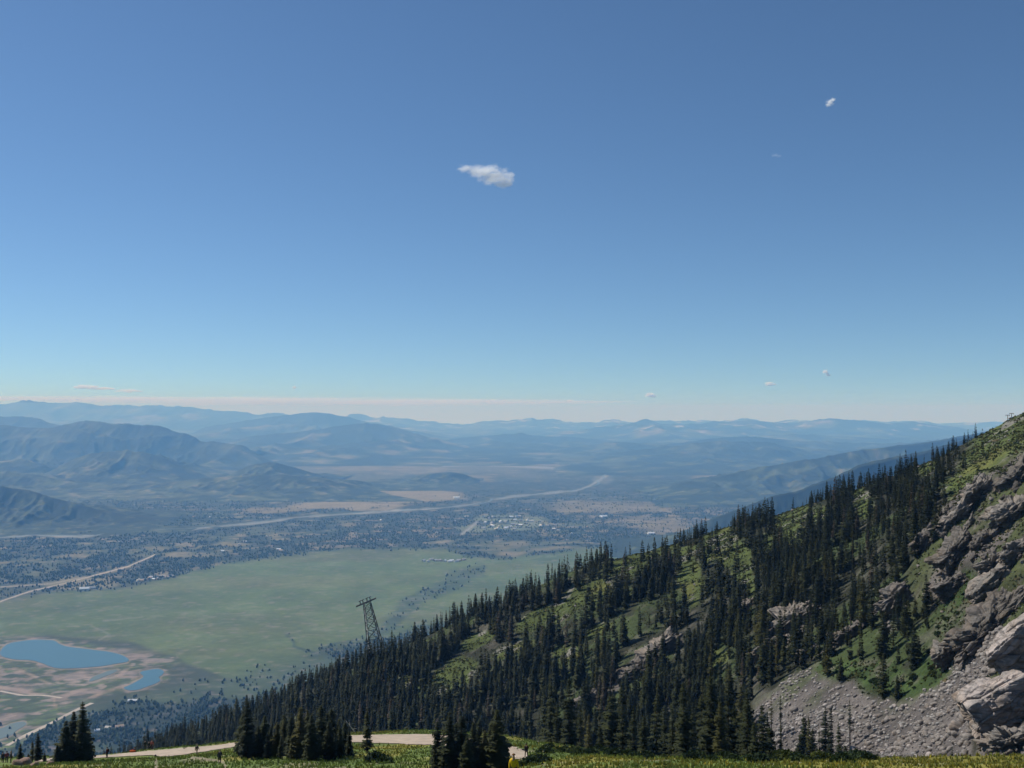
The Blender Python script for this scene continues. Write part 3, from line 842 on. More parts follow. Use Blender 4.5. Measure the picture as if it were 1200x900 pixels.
# ------------------------------------------------------------------ conifers
def conifer_geo(seed, H=14.0, R=1.9, whorls=22, per=8, segs=3, lean=0.0, bare=0.05, thin=0.0, twig=1.0, twin=False):
    """needle sprays of one spire-shaped fir: triangles (n, 3, 3), base at the origin"""
    r = np.random.default_rng(seed)
    tris = []
    whorls = int(whorls * 1.3)
    zs = bare + (.985 - bare) * (1 - (1 - np.linspace(0, 1, whorls)) ** 1.35) + r.normal(0, .2 / whorls, whorls)
    lobes = r.uniform(0, 6.28, 3)
    for t in zs:
        prof = max(1 - t, 0.004) ** 0.66 * (0.86 + .14 * math.sin(t * 21 + seed)) * min(1, .55 + 3.2 * (t - bare)) + 0.035
        if r.random() < thin: continue
        nb = max(4, int(per * (0.6 + .6 * (1 - t))))
        a0 = r.uniform(0, 6.28)
        for b in range(nb):
            if r.random() < 0.10 + thin * .6: continue
            a = a0 + b * 6.283 / nb + r.normal(0, .18)
            L = R * prof * r.uniform(.62, 1.12) * (1 + .14 * math.sin(a + lobes[0]) + .1 * math.sin(2 * a + lobes[1] + 5 * t))
            droop = r.uniform(.12, .38) - .55 * max(0, t - .72)
            d = np.array([math.cos(a), math.sin(a), 0.0]); sd_ = np.array([-d[1], d[0], 0.0])
            base = np.array([lean * t * t * H * .1, 0, t * H])
            for s in range(segs):
                f0 = s / segs; f1 = (s + 1.25) / segs
                def pt(f): return base + d * L * f + np.array([0, 0, -droop * L * f + .10 * L * f * f])
                p0, p1 = pt(f0), pt(min(f1, 1.04))
                wd = (0.40 * L * (1 - .45 * f0) + .17) * twig * r.uniform(.85, 1.35)
                for sg in (-1, 1):
                    q = pt((f0 + f1) / 2 + .1) + sd_ * sg * wd * r.uniform(.7, 1.1) + np.array([0, 0, -wd * r.uniform(.05, .45)])
                    tris.append((p0, p1, q))
                if r.random() < .75:
                    tris.append((p0, p1, (p0 + p1) / 2 + np.array([0, 0, -wd * r.uniform(.5, 1.0)]) + d * wd * .2))
    top = np.array([lean * H * .1, 0, H])
    for a in (0, 2.1, 4.2):
        o_ = np.array([math.cos(a), math.sin(a), 0]) * R * .055
        o2 = np.array([math.cos(a + 2.1), math.sin(a + 2.1), 0]) * R * .055
        tris.append((top + [0, 0, H * .02], top + o_ - [0, 0, H * .07], top + o2 - [0, 0, H * .07]))
    return np.array(tris)


def crown_mesh(name, tris, mat, cols=None):
    n = len(tris)
    return mesh_np(name, tris.reshape(-1, 3), np.arange(3 * n).reshape(-1, 3), mat, cols)


def trunk_geo(H, r0, sides=7, lean=0.0, top=0.96):
    zs = np.array([-0.9, 0.0, .15 * H, .45 * H, .75 * H, top * H]); rs = np.array([r0 * 1.25, r0 * 1.15, r0 * .9, r0 * .62, r0 * .32, r0 * .07])
    a = np.arange(sides) * 6.283 / sides
    V = np.concatenate([np.stack([lean * (z / H) ** 2 * H * .1 + rr * np.cos(a), rr * np.sin(a), np.full(sides, z)], -1) for z, rr in zip(zs, rs)])
    f = []
    for l in range(len(zs) - 1):
        for s in range(sides):
            f.append((l * sides + s, l * sides + (s + 1) % sides, (l + 1) * sides + (s + 1) % sides, (l + 1) * sides + s))
    return V, np.array(f)


VARS = []
for i, (H, R, wh, per, th, bare) in enumerate([(14, 1.75, 26, 9, 0, .04), (14, 1.35, 26, 8, .02, .06), (14, 2.1, 24, 10, 0, .03), (14, 1.5, 25, 8, .08, .1), (14, 1.9, 25, 9, .03, .05),
                                               (14, 1.15, 27, 7, .06, .08), (14, 2.35, 22, 10, .03, .05), (14, 1.6, 26, 9, .0, .03)]):
    cm = crown_mesh('crown', conifer_geo(300 + i, H, R, wh, per, 3, lean=(i % 3 - 1) * .15, bare=bare, thin=th), M_TREE)
    tv, tf = trunk_geo(H, .17, lean=(i % 3 - 1) * .15)
    VARS.append((cm, mesh_np('trunk', tv, tf, M_TRUNK)))
# rounder, bushier crowns (limber pine) and thin half-dead ones
CM_PINE = []
for i in range(2):
    g = conifer_geo(340 + i, 9, 2.9, 13, 9, 3, bare=.12, thin=.05, twig=1.25)
    g[..., :2] *= (1 + .35 * np.sin(np.clip(g[..., 2:3] / 9, 0, 1) * 3.1))
    tv, tf = trunk_geo(9, .2); CM_PINE.append((crown_mesh('crown', g, M_TREE), mesh_np('trunk', tv, tf, M_TRUNK)))
THIN = []
for i in range(2):
    g = conifer_geo(350 + i, 14, 1.0, 24, 6, 2, bare=.42, thin=.22)
    tv, tf = trunk_geo(14, .15); THIN.append((crown_mesh('crown', g, M_TREE), mesh_np('trunk', tv, tf, M_TRUNK)))


def tree(x, y, h, var, rz, label, group, wide=1.0, name='fir_tree', ref=14.0):
    root = empty(name, (x, y, float(zt(x, y))), rz); s = h / ref
    root.scale = (s * wide, s * wide, s)
    tag(root, label, 'tree', group)
    for me, nm in ((var[0], 'crown'), (var[1], 'trunk')):
        obj(nm, me, root)
    return root


# -- trees of the near knoll, one by one: (u, v of the foot, depth or None, v of the top, kind, label)
KNOLL = [
    (96, 899, 150, 822, 1, 1.25, 'tall dark fir, right and taller one of the pair at the lower left'),
    (85, 899, 151, 834, 0, 1.05, 'dark fir leaning against the taller fir of the pair at the lower left'),
    (76, 900, 149, 845, 6, 1.0, 'bushy dark fir at the left side of the lower left pair'),
    (103, 897, 153, 853, 2, .9, 'low fir at the right foot of the lower left pair'),
    (67, 900, 148, 872, 2, 1.0, 'small dark fir at the left foot of the lower left pair'),
    (44, 893, 160, 858, 1, 1.1, 'slim dark fir left of the lower left pair, tallest of its small group'),
    (38, 893, 161, 868, 5, 1.2, 'slender dark fir touching the left side of the slim fir in the small group'),
    (23, 894, 160, 872, 0, 1.0, 'short dark fir standing alone near the lower left corner'),
    (52, 894, 158, 882, 2, 1.0, 'smallest fir of the small group at the lower left'),
    (33, 895, 158, 883, 6, 1.0, 'tiny bushy fir between the short fir and the small group'),
    (289, 897, 132, 821, 1, 1.15, 'tall dark fir at the left end of the clump by the gravel road'),
    (309, 899, 134, 838, 0, 1.0, 'dark fir second from the left in the clump by the gravel road'),
    (300, 898, 139, 857, 4, 1.0, 'short fir between the two left firs of the clump by the gravel road'),
    (325, 900, 133, 846, 4, 1.0, 'dark fir third from the left in the clump by the gravel road'),
    (341, 901, 130, 836, 7, 1.0, 'dark fir left of the middle of the clump by the gravel road'),
    (352, 901, 128, 828, 1, 1.2, 'broad dark fir in the middle of the clump by the gravel road'),
    (364, 902, 126, 838, 0, 1.1, 'dark fir right of the middle of the clump by the gravel road'),
    (376, 901, 130, 826, 4, 1.0, 'tallest dark fir at the right of the clump by the gravel road'),
    (386, 902, 127, 845, 2, 1.0, 'dark fir with wide skirts in the clump by the gravel road'),
    (398, 901, 130, 850, 7, 1.0, 'dark fir next to last at the right of the clump by the gravel road'),
    (410, 900, 131, 856, 0, 1.0, 'dark fir at the right end of the clump by the gravel road'),
    (430, 896, 140, 831, 5, 1.1, 'narrow dark fir standing alone in front of the pale road'),
    (513, 905, 108, 846, 0, 1.0, 'dark fir at the left end of the clump left of the yellow jacket'),
    (527, 906, 106, 834, 7, 1.0, 'dark fir second from the left in the clump left of the yellow jacket'),
    (541, 906, 106, 838, 4, 1.0, 'dark fir in the middle of the clump left of the yellow jacket'),
    (555, 905, 108, 846, 1, 1.2, 'dark fir right of the middle of the clump left of the yellow jacket'),
    (567, 905, 108, 856, 2, .9, 'short dark fir in the clump left of the yellow jacket'),
    (582, 905, 107, 832, 0, 1.1, 'tall dark fir at the right end of the clump left of the yellow jacket'),
    (548, 906, 104, 862, 6, .9, 'low bushy fir in front of the clump left of the yellow jacket'),
]
for (u, v, Y, vt, k, wd, lab) in KNOLL:
    x, y, _ = P(u, v, Y); zb = float(zt(x, y)) - CAMZ
    _, _, ztop = P(u, vt, Y); h = float(ztop) - CAMZ - zb
    tree(float(x), float(y), h, VARS[k], (u * 7) % 6.28, lab, 'firs on the near meadow', wide=wd * 1.6 * (14 / max(h, 7)) ** .35)

CL2 = [(317, 135, 852, 'left of the middle, behind its front trees'), (333, 137, 842, 'left half, set back'), (346, 136, 850, 'middle, set back'), (358, 133, 846, 'middle, right beside the broad fir'),
       (370, 134, 852, 'right half, low between taller ones'), (382, 134, 836, 'right half, set back'), (393, 128, 860, 'right half, low in front'), (404, 134, 846, 'right end, set back')]
for u, Y, vt, w_ in CL2:
    x, y, _ = P(u, 900, Y); zb = float(zt(x, y)) - CAMZ; _, _, zp = P(u, vt, Y); h = float(zp) - CAMZ - zb
    tree(float(x), float(y), h, VARS[(u * 3) % 8], (u * 5) % 6.28, 'fir in the clump by the gravel road: ' + w_, 'firs on the near meadow', wide=1.7 * (14 / max(h, 7)) ** .35)
CL2B = [(284, 140, 838, 'far left end, set back'), (295, 137, 846, 'left end, set back behind the tallest'), (304, 133, 851, 'left part, low and wide'), (313, 130, 858, 'left part, low in front'), (329, 129, 862, 'left half, lowest in front'), (344, 128, 858, 'middle, lowest in front'), (388, 138, 830, 'right half, far back'), (361, 139, 832, 'middle, far back'), (334, 140, 838, 'left half, far back'), (397, 137, 842, 'right part, far back')]
for u, Y, vt, w_ in CL2B:
    x, y, _ = P(u, 900, Y); zb = float(zt(x, y)) - CAMZ; _, _, zp = P(u, vt, Y); h = float(zp) - CAMZ - zb
    tree(float(x), float(y), h, VARS[(u * 5) % 8], (u * 5) % 6.28, 'fir in the clump by the gravel road: ' + w_, 'firs on the near meadow', wide=1.8 * (14 / max(h, 7)) ** .35)
CL4 = [(652, 864), (664, 852), (676, 846), (690, 836), (703, 850), (715, 842), (728, 852), (741, 826), (754, 838), (768, 812), (779, 846), (788, 828), (801, 800), (812, 838), (820, 816), (833, 786), (845, 822), (852, 800), (864, 828), (876, 806), (884, 846), (893, 826), (905, 850)]
for i, (u, vt) in enumerate(CL4):
    Y = float(np.interp(u, sa, edgeY[0])) + (3, 14, 24, 8)[i % 4]; x, y, _ = P(u, 895, Y); zb = float(zt(x, y)) - CAMZ; _, _, zp = P(u, vt, Y); h = float(zp) - CAMZ - zb
    tree(float(x), float(y), h, VARS[(i * 3) % 8], (u * 5) % 6.28, 'tall green fir at the far edge of the near meadow, before the dark forest', 'firs along the far edge of the near meadow', wide=1.3 * (14 / max(h, 8)) ** .4)
CL3 = [(519, 111, 858, 'left end, low and set back'), (534, 111, 848, 'left half, set back'), (561, 111, 843, 'right half, set back'), (574, 111, 850, 'right half, beside the tall end tree'), (590, 110, 862, 'right end, lowest')]
for u, Y, vt, w_ in CL3:
    x, y, _ = P(u, 900, Y); zb = float(zt(x, y)) - CAMZ; _, _, zp = P(u, vt, Y); h = float(zp) - CAMZ - zb
    tree(float(x), float(y), h, VARS[(u * 3) % 8], (u * 5) % 6.28, 'fir in the clump left of the yellow jacket: ' + w_, 'firs on the near meadow', wide=1.7 * (14 / max(h, 7)) ** .35)

# -- the forest on the slope
rs = np.random.default_rng(77)
NC = 45000
ca = rs.uniform(-40, 1235, NC); cY = np.sqrt(rs.uniform(85 ** 2, 665 ** 2, NC))
cx = (ca - 600) / F / AF * cY; cy = cY
cz = zt(cx, cy); cu, cv = proj(cx, cy, cz)
ridge_c = np.interp(ca, sa, ridgeY[0]); foot_c = np.interp(ca, sa, footY[0]); edge_c = np.interp(ca, sa, edgeY[0])
cmd, csc, cgu, ccl, cst = slope_masks(cu, cv, cx, cy)
_m2 = slope_masks(cu, cv - 5200 / cy, cx, cy)[0]; cmd = np.maximum(cmd, .93 * _m2)
cn = fbm(cx / 26, cy / 26, 3, 401); cn2 = fbm(cx / 9, cy / 9, 2, 403)
dens = smooth(-.32, .14, cn + .6 * cn2)
dens = dens * (1 - .97 * cmd) * (1 - .98 * csc) * (1 - .96 * cgu) * (1 - .90 * ccl) * (1 - .5 * cst)
dens = np.where(cy > ridge_c + 14, dens * .35, dens); dens = np.where(cy > ridge_c + 45, 0, dens)
dens = np.where(cy < foot_c - 45, 0, dens)
lower = smooth(600, 480, cu) * smooth(0, 40, cv - np.interp(cu, sa, np.interp(sa, ku, [KN[int(q)][-1][1] for q in ku])))
dens = np.maximum(dens, lower * .85 * (1 - cmd) * (cy > foot_c - 45) * (cy < ridge_c + 40))
upper = smooth(820, 900, cu) * smooth(1110, 1070, cu) * smooth(735, 690, cv + (cu - 1000) * .12)
dens = np.maximum(dens, upper * smooth(-.5, .05, cn + .5 * cn2) * (1 - .97 * cmd) * (1 - csc) * (1 - cgu) * (1 - .93 * ccl) * (cy < ridge_c + 40))
dens = dens * smooth(1175, 1080, cu) + .02 * smooth(1060, 1175, cu) * (ccl > .3)
# the dark stand that stands between the knoll and the scree on the right
near = (cu > 628) & (cu < 905) & (cy > edge_c + 6) & (cy < foot_c + 25)
dens = np.where(near, np.maximum(dens, 1.0 * smooth(-.75, -.2, cn2 + cn) * smooth(910, 880, cu)), dens)
ing = (poly_sd(cu, cv, GULLY) < 2) | (poly_sd(cu, cv, SCREE) < 2)
dens = np.where(ing, dens * .03, dens)
acc = rs.uniform(0, 1, NC) < dens
cx, cy, cz, cu, cv, ccl, near, cn, ca = (q[acc] for q in (cx, cy, cz, cu, cv, ccl, near, cn, ca)); ridge_c = ridge_c[acc]
# keep them apart
keep = []; cells = {}
for i in range(len(cx)):
    kx, ky = int(cx[i] // 3), int(cy[i] // 3); ok = True
    for a in (-1, 0, 1):
        for b in (-1, 0, 1):
            for j in cells.get((kx + a, ky + b), ()):
                if (cx[i] - cx[j]) ** 2 + (cy[i] - cy[j]) ** 2 < 2.2 ** 2: ok = False
    if ok: cells.setdefault((kx, ky), []).append(i); keep.append(i)
cx, cy, cz, cu, cv, ccl, near, cn, ca, ridge_c = (q[keep] for q in (cx, cy, cz, cu, cv, ccl, near, cn, ca, ridge_c))
hh = rs.uniform(.4, 1.25, len(cx)) * 12.9 * (1 + .18 * fbm(cx / 30, cy / 30, 2, 407))
hh *= np.where(cu > 1000, .78, 1.0) * np.where(cu > 1100, .75, 1.0) * np.where(cu < 330, .9, 1) * np.where(near, 1.2, 1.0)
hh = np.where(cy > ridge_c - 25, hh * np.where(cu > 760, .72, .85), hh)
hh = np.where(rs.uniform(0, 1, len(cx)) < .2, hh * .45, hh)
tu, tv_ = proj(cx, cy, cz + hh)
# which ones show: roughly, not sunk behind the knoll edge
edge_v = np.interp(ca, ku, [KN[int(q)][1][1] for q in ku])
px = (cv - tv_); inview = (tu > -5) & (tu < 1205) & (tv_ < np.minimum(edge_v + 2, 902))
size = np.where(inview, px * np.clip((edge_v + 14 - tv_) / np.maximum(px, 1), .1, 1), 0)
order = np.argsort(-size)
first = set(order[:206].tolist())
for i in order[:206]:
    if near[i]:
        lab, grp = 'dark spire-shaped fir in the tall stand between the near meadow and the scree', 'firs of the tall stand beside the scree'
    elif cu[i] > 880:
        lab, grp = 'dark narrow fir on the upper right of the slope, below the bare ridge', 'firs on the upper right slope'
    elif cu[i] > 560:
        lab, grp = 'dark narrow fir on the middle of the slope around the rock ledges', 'firs on the middle slope'
    else:
        lab, grp = 'dark narrow fir on the lower left of the slope above the gravel road', 'firs on the lower left slope'
    k = int(rs.integers(0, 8)); var = VARS[k]
    if cu[i] > 780 and cv[i] < 640 and rs.random() < .3: var = CM_PINE[int(rs.integers(0, 2))]
    if rs.random() < .07: var = THIN[int(rs.integers(0, 2))]
    tree(float(cx[i]), float(cy[i]), float(hh[i]), var, float(rs.uniform(0, 6.28)), lab, grp, wide=float(rs.uniform(1.0, 1.65)))
rest = np.array([i for i in range(len(cx)) if i not in first])
LOW = [conifer_geo(500 + i, 14, R_, 19, 8, 1, bare=.04, thin=th, twig=1.7) for i, (R_, th) in enumerate([(1.7, 0), (1.35, .03), (2.0, 0), (1.5, .08), (1.2, .05), (1.8, .02)])]
T_, C_ = [], []
for i in rest:
    g = LOW[int(rs.integers(0, 6))]; s = hh[i] / 14; a = rs.uniform(0, 6.28); wd = rs.uniform(1.0, 1.75)
    R_ = np.array([[math.cos(a), -math.sin(a), 0], [math.sin(a), math.cos(a), 0], [0, 0, 1]])
    T_.append((g @ R_.T) * np.array([s * wd, s * wd, s]) + np.array([cx[i], cy[i], cz[i] - .1]))
    m_ = rs.uniform(0, 1) ** 1.5; b_ = rs.uniform(.75, 1.2)
    if rs.random() < .05: cc_ = np.array([0.085, 0.066, 0.045])
    else: cc_ = (np.array([0.020, 0.025, 0.010]) * (1 - m_) + np.array([0.050, 0.054, 0.018]) * m_) * b_
    C_.append(np.repeat(cc_[None], len(g) * 3, 0))
tag(obj('forest', crown_mesh('forest', np.concatenate(T_), M_TREEV, np.concatenate(C_))), 'dense dark conifer forest covering the slope up to the ridge', 'forest', kind='stuff')
print('TREES', len(cx), 'stuff tris', sum(len(t) for t in T_), 'near', near.sum())

# a few firs hiding the foot of the tower
for i in range(13):
    u_ = 418 + i * 3.4 + float(rs.uniform(-1.5, 1.5)); Yt = float(rs.uniform(545, 578)); x_, y_, _ = P(u_, 780, Yt)
    z_ = float(zt(x_, y_)); top = float(P(u_, 742 + rs.uniform(-3, 9) + max(0, 436 - u_) * .7 - max(0, u_ - 440) * .35, Yt)[2])
    if 7 < top - z_ < 24: tree(float(x_), float(y_), top - z_, VARS[i % 8], i * 1.3, 'dark narrow fir at the foot of the lattice tower', 'firs at the foot of the lattice tower', wide=1.15)

# ------------------------------------------------------------------ rock outcrops, boulders, scree
def ico(sub):
    bm = bmesh.new(); bmesh.ops.create_icosphere(bm, subdivisions=sub, radius=1.0)
    V = np.array([v.co[:] for v in bm.verts]); Fc = np.array([[v.index for v in f.verts] for f in bm.faces]); bm.free()
    return V, Fc


ICO = {k: ico(k) for k in (1, 2, 3, 6, 7)}


def n3(p, s, seed, o=4):
    return (fbm(p[:, 0] * s + p[:, 2] * s * .7, p[:, 1] * s - p[:, 2] * s * .6, o, seed) + fbm(p[:, 2] * s + 3.3, p[:, 0] * s * .8 - p[:, 1] * s * .5, o, seed + 50)) * .75


def outcrop(u, v, wpx, hpx, tilt, label, seed, mat=None, deep=.6, lift=0.0, group=None, rough=1.0, thick=1.0, yoff=0.0):
    """a slanting layered crag standing on the slope; tilt is the dip of its beds"""
    h = hit(u, v)
    if h is None: return None
    x, y, z = h
    y += yoff
    m = y / F
    a, b, c_ = wpx * m * .55, wpx * m * deep * .5, hpx * m * .55
    V, Fc = ICO[7 if wpx > 60 else 6]
    k = 0.72
    q = V / (np.max(np.abs(V), axis=1)[:, None] ** k)
    p = q * np.array([a, b, c_])
    r = np.random.default_rng(seed)
    sz = max(a, c_)
    out = q / np.linalg.norm(q, axis=1)[:, None]
    p = p + out * (sz * .24 * n3(p, .9 / sz, seed + 5, 4))[:, None] * np.array([1, 1, .6])
    # split into angular blocks, flat along the beds
    for K, amt in ((int(26 / thick) + 8, .30), (int(150 / thick), .13), (520, .06)):
        lo, hi = p.min(0), p.max(0)
        sd_ = r.uniform(lo, hi, (K, 3)); sc_ = np.array([1 / 1.7, 1.0, 1 / .55])
        ps, ss = p * sc_, sd_ * sc_
        d2 = np.maximum((ps ** 2).sum(1)[:, None] + (ss ** 2).sum(1)[None] - 2 * ps @ ss.T, 0); i1 = d2.argmin(1); e1 = d2[np.arange(len(p)), i1]; d2[np.arange(len(p)), i1] = 1e9; e2 = d2.min(1)
        cs = (np.prod(hi - lo) / K) ** (1 / 3)
        gap = smooth(0, .10 * cs, np.sqrt(e2) - np.sqrt(e1))
        tl_ = r.normal(0, .30, (K, 3))
        dd = sz * amt * rough * (r.uniform(-.5, .5, K)[i1]) * .8 + ((p - sd_[i1]) * tl_[i1]).sum(1) * rough - .30 * cs * (1 - gap) * min(1, rough)
        p = p + out * dd[:, None] * np.array([1, 1, .7])
    p = p + out * (.02 * sz * n3(p, 6 / sz, seed + 9, 3))[:, None]
    t = math.radians(tilt)
    R_ = np.array([[math.cos(t), 0, -math.sin(t)], [0, 1, 0], [math.sin(t), 0, math.cos(t)]])
    yaw = r.uniform(-.35, .15); Rz = np.array([[math.cos(yaw), -math.sin(yaw), 0], [math.sin(yaw), math.cos(yaw), 0], [0, 0, 1]])
    p = p @ R_.T @ Rz.T
    me = mesh_np('rock_outcrop', p, Fc, mat or M_ROCK)
    o = obj('rock_outcrop', me, None, (x, y + b * .55, z + c_ * (lift - .12)))
    return tag(o, label, 'rock', group)


M_PALEROCK = mat_rock('pale_gneiss', (0.39, 0.35, 0.32))
OUT = [
    (1188, 850, 80, 70, 32, 'big pale rounded rock slab at the lower right edge beside the scree', M_PALEROCK, .7, .35, .30, 2.4),
    (1212, 778, 70, 66, 40, 'pale rock slab at the right edge above the biggest slab', M_PALEROCK, .7, .2, .36, 2.2),
    (1192, 878, 44, 26, 10, 'low broken rocks at the foot of the biggest pale slab', M_ROCK, .7, .1, 1.2, 1),
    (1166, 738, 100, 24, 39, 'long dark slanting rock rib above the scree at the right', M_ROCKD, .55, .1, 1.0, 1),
    (1118, 772, 34, 26, 45, 'jagged lower tip of the long slanting rock rib', M_ROCK, .6, .1, 1.2, 1),
    (1166, 690, 52, 22, 40, 'light smooth slab lying on the grass above the long rock rib', M_ROCK, .7, .1, .6, 2),
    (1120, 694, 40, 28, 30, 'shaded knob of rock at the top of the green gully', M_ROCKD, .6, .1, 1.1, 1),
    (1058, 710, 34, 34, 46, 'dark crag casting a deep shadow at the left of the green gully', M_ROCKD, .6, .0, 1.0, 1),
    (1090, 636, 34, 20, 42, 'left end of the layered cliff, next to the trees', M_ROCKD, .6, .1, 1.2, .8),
    (1120, 614, 46, 18, 42, 'layered cliff band in the upper right slope', M_ROCK, .6, .1, 1.2, .8),
    (1128, 652, 46, 30, 46, 'broken cliff face below the layered cliff band', M_ROCKD, .6, .1, 1.2, .8),
    (1160, 636, 36, 16, 38, 'ledge of rock right of the broken cliff face', M_ROCKD, .6, .1, 1.2, .8),
    (1190, 606, 44, 24, 36, 'reddish crag at the right edge above the cliff ledges', M_ROCK, .6, .1, 1.1, 1),
    (1194, 654, 36, 20, 34, 'rounded pale crag at the right edge between grass patches', M_ROCK, .6, .1, 1.0, 1.2),
    (1168, 664, 36, 18, 30, 'pair of light blocks under the rounded pale crag', M_ROCK, .6, .1, 1.2, 1),
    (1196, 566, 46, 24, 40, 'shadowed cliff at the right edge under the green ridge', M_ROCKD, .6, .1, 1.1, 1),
    (1150, 582, 40, 22, 44, 'grey rock step where the green ridge meets the cliffs', M_ROCK, .6, .1, 1.2, .8),
    (926, 736, 62, 15, 38, 'light slanting ledge in the middle of the dark trees', M_ROCK, .5, .1, 1.0, .9),
    (900, 764, 38, 15, 30, 'broken lower end of the light ledge among the trees', M_ROCK, .6, .1, 1.2, .9),
    (950, 766, 24, 9, 12, 'small flat pale rock at the upper edge of the scree', M_ROCK, .7, .2, .9, 1.5),
    (1002, 742, 40, 16, 30, 'shaded rocks under the trees left of the green gully', M_ROCKD, .6, .0, 1.2, .9),
    (770, 766, 54, 15, 36, 'light slanting ledge on the middle slope, upper one', M_ROCK, .5, .1, 1.1, .8),
    (750, 790, 56, 16, 34, 'dark layered ledge below the upper light ledge of the middle slope', M_ROCKD, .5, .1, 1.2, .8),
    (690, 824, 28, 16, 30, 'pale rock half hidden by firs at the foot of the middle slope', M_ROCK, .6, .1, 1.1, .9),
    (874, 716, 30, 12, 30, 'little outcrop in the forest above the light slanting ledge', M_ROCK, .6, .1, 1.1, .9),
]
for i, (u, v, wp, hp, tl, lab, mt, dp, lf, rg, thk) in enumerate(OUT):
    outcrop(u, v, wp, hp, tl, lab, 900 + i * 7, mt, dp, lf, None, rg, thk)

# smaller broken crags between the big ones: copies of the meshes above, turned and shrunk
src = [o for o in COL.objects if o.name.startswith('rock_outcrop')][3:17]
rc_ = np.random.default_rng(951); cnt = 0
while cnt < 46:
    u, v = rc_.uniform(1085, 1205), rc_.uniform(545, 735)
    if poly_sd(np.array([u]), np.array([v]), CLIFF)[0] > -2 or poly_sd(np.array([u]), np.array([v]), GULLY)[0] < 4: continue
    hp = hit(u, v); cnt += 1
    if hp is None: continue
    o0 = src[int(rc_.integers(0, len(src)))]; o = o0.copy(); COL.objects.link(o)
    f_ = rc_.uniform(8, 22) * hp[1] / F / max(o0.dimensions.x, .1) if o0.dimensions.x > 0 else .3
    o.location = (hp[0], hp[1] + .4, hp[2]); o.scale = (f_, f_, f_ * rc_.uniform(.8, 1.5)); o.rotation_euler = (rc_.uniform(-.2, .2), rc_.uniform(-.25, .25), rc_.uniform(-.5, .5))
    tag(o, 'small broken crag jutting from the right-hand cliffs between the larger ledges', 'rock', 'small crags on the right-hand cliffs')

# boulders: a handful of shapes, many copies
BV = []
for i in range(8):
    V, Fc = ICO[2]; r = np.random.default_rng(700 + i)
    q = V / (np.max(np.abs(V), axis=1)[:, None] ** r.uniform(.3, .8))
    # chipped by random planes
    for _ in range(7):
        nrm = r.normal(0, 1, 3); nrm /= np.linalg.norm(nrm); dd = r.uniform(.55, .85); s = q @ nrm
        q = q - np.maximum(s - dd, 0)[:, None] * nrm
    q = q * np.array([1, r.uniform(.6, .95), r.uniform(.45, .8)]) * (1 + .06 * n3(q, 2.5, 710 + i, 2))[:, None]
    BV.append((q, Fc))
M_BOULD = mat_rock('scree_stone', (0.30, 0.272, 0.248))
BM = [mesh_np('boulder', q, Fc, M_BOULD) for q, Fc in BV]
rb = np.random.default_rng(808)


def sprinkle(n, box, fn):
    """points on the slope uniformly in the ground plane, kept where fn(u, v) says"""
    u0, u1, y0, y1 = box
    a = rb.uniform(u0, u1, n); y = np.sqrt(rb.uniform(y0 * y0, y1 * y1, n)); x = (a - 600) / F / AF * y
    z = zt(x, y); u, v = proj(x, y, z)
    k = rb.uniform(0, 1, n) < fn(u, v, x, y)
    return x[k], y[k], z[k], u[k], v[k]


def scree_d(u, v, x, y):
    s = smooth(5, -4, poly_sd(u + 6 * fbm(x / 12, y / 12, 3, 811), v + 4 * fbm(x / 12, y / 12, 3, 812), SCREE))
    upper = smooth(852, 815, v) * smooth(1110, 1060, u)
    return s * (1 - .72 * upper) * (.45 + .55 * smooth(-.3, .3, fbm(x / 9, y / 9, 3, 813)))


bx, by, bz, bu, bv = sprinkle(30000, (870, 1215, 150, 300), scree_d)
bs = 0.22 + 0.75 * rb.uniform(0, 1, len(bx)) ** 2.4 + np.where(rb.uniform(0, 1, len(bx)) < .02, rb.uniform(.3, .9, len(bx)), 0)
# stones lying about in the gully and meadows
gx_, gy_, gz_, gu_, gv_ = sprinkle(9000, (560, 1215, 150, 560), lambda u, v, x, y: (.10 * smooth(3, -3, poly_sd(u, v, GULLY)) + .10 * slope_masks(u, v, x, y)[0] + .35 * np.clip(slope_masks(u, v, x, y)[4], 0, 1) + .22 * slope_masks(u, v, x, y)[3]))
gs = 0.25 + 0.9 * rb.uniform(0, 1, len(gx_)) ** 3
loose0 = len(bx)
bx, by, bz, bu, bv, bs = (np.concatenate(t) for t in ((bx, gx_), (by, gy_), (bz, gz_), (bu, gu_), (bv, gv_), (bs, gs)))
isl = np.arange(len(bx)) >= loose0
score = np.where((bu > 0) & (bu < 1200) & (bv < 884), bs / by, 0)
od = np.argsort(-score)
pick = []
for i in od:
    if len([1 for j in pick if isl[j] == isl[i]]) < (90 if isl[i] else 190): pick.append(i)
    if len(pick) >= 280: break
for i in pick:
    k = int(rb.integers(0, 8)); s = float(bs[i])
    o = obj('boulder', BM[k], None, (float(bx[i]), float(by[i]), float(bz[i] + s * .18)))
    o.scale = (s, s, s); o.rotation_euler = (float(rb.uniform(-.4, .4)), float(rb.uniform(-.4, .4)), float(rb.uniform(0, 6.28)))
    if isl[i]: tag(o, 'loose pale boulder lying in the grass or on the ledges of the slope', 'boulder', 'loose boulders on the slope')
    else: tag(o, 'large angular grey boulder lying in the scree field at the lower right', 'boulder', 'large boulders in the scree')
pk = set(pick); rest = np.array([i for i in range(len(bx)) if i not in pk])
SB = []
V1, F1 = ICO[1]
for i in range(10):
    r = np.random.default_rng(730 + i); q = V1 * r.uniform(.75, 1.15, (len(V1), 1))
    for _ in range(4):
        nrm = r.normal(0, 1, 3); nrm /= np.linalg.norm(nrm); s = q @ nrm; q = q - np.maximum(s - .62, 0)[:, None] * nrm
    SB.append(q * np.array([1, .8, .6]))
kk = rb.integers(0, 10, len(rest)); an = rb.uniform(0, 6.28, len(rest)); pt_ = rb.uniform(-.5, .5, len(rest))
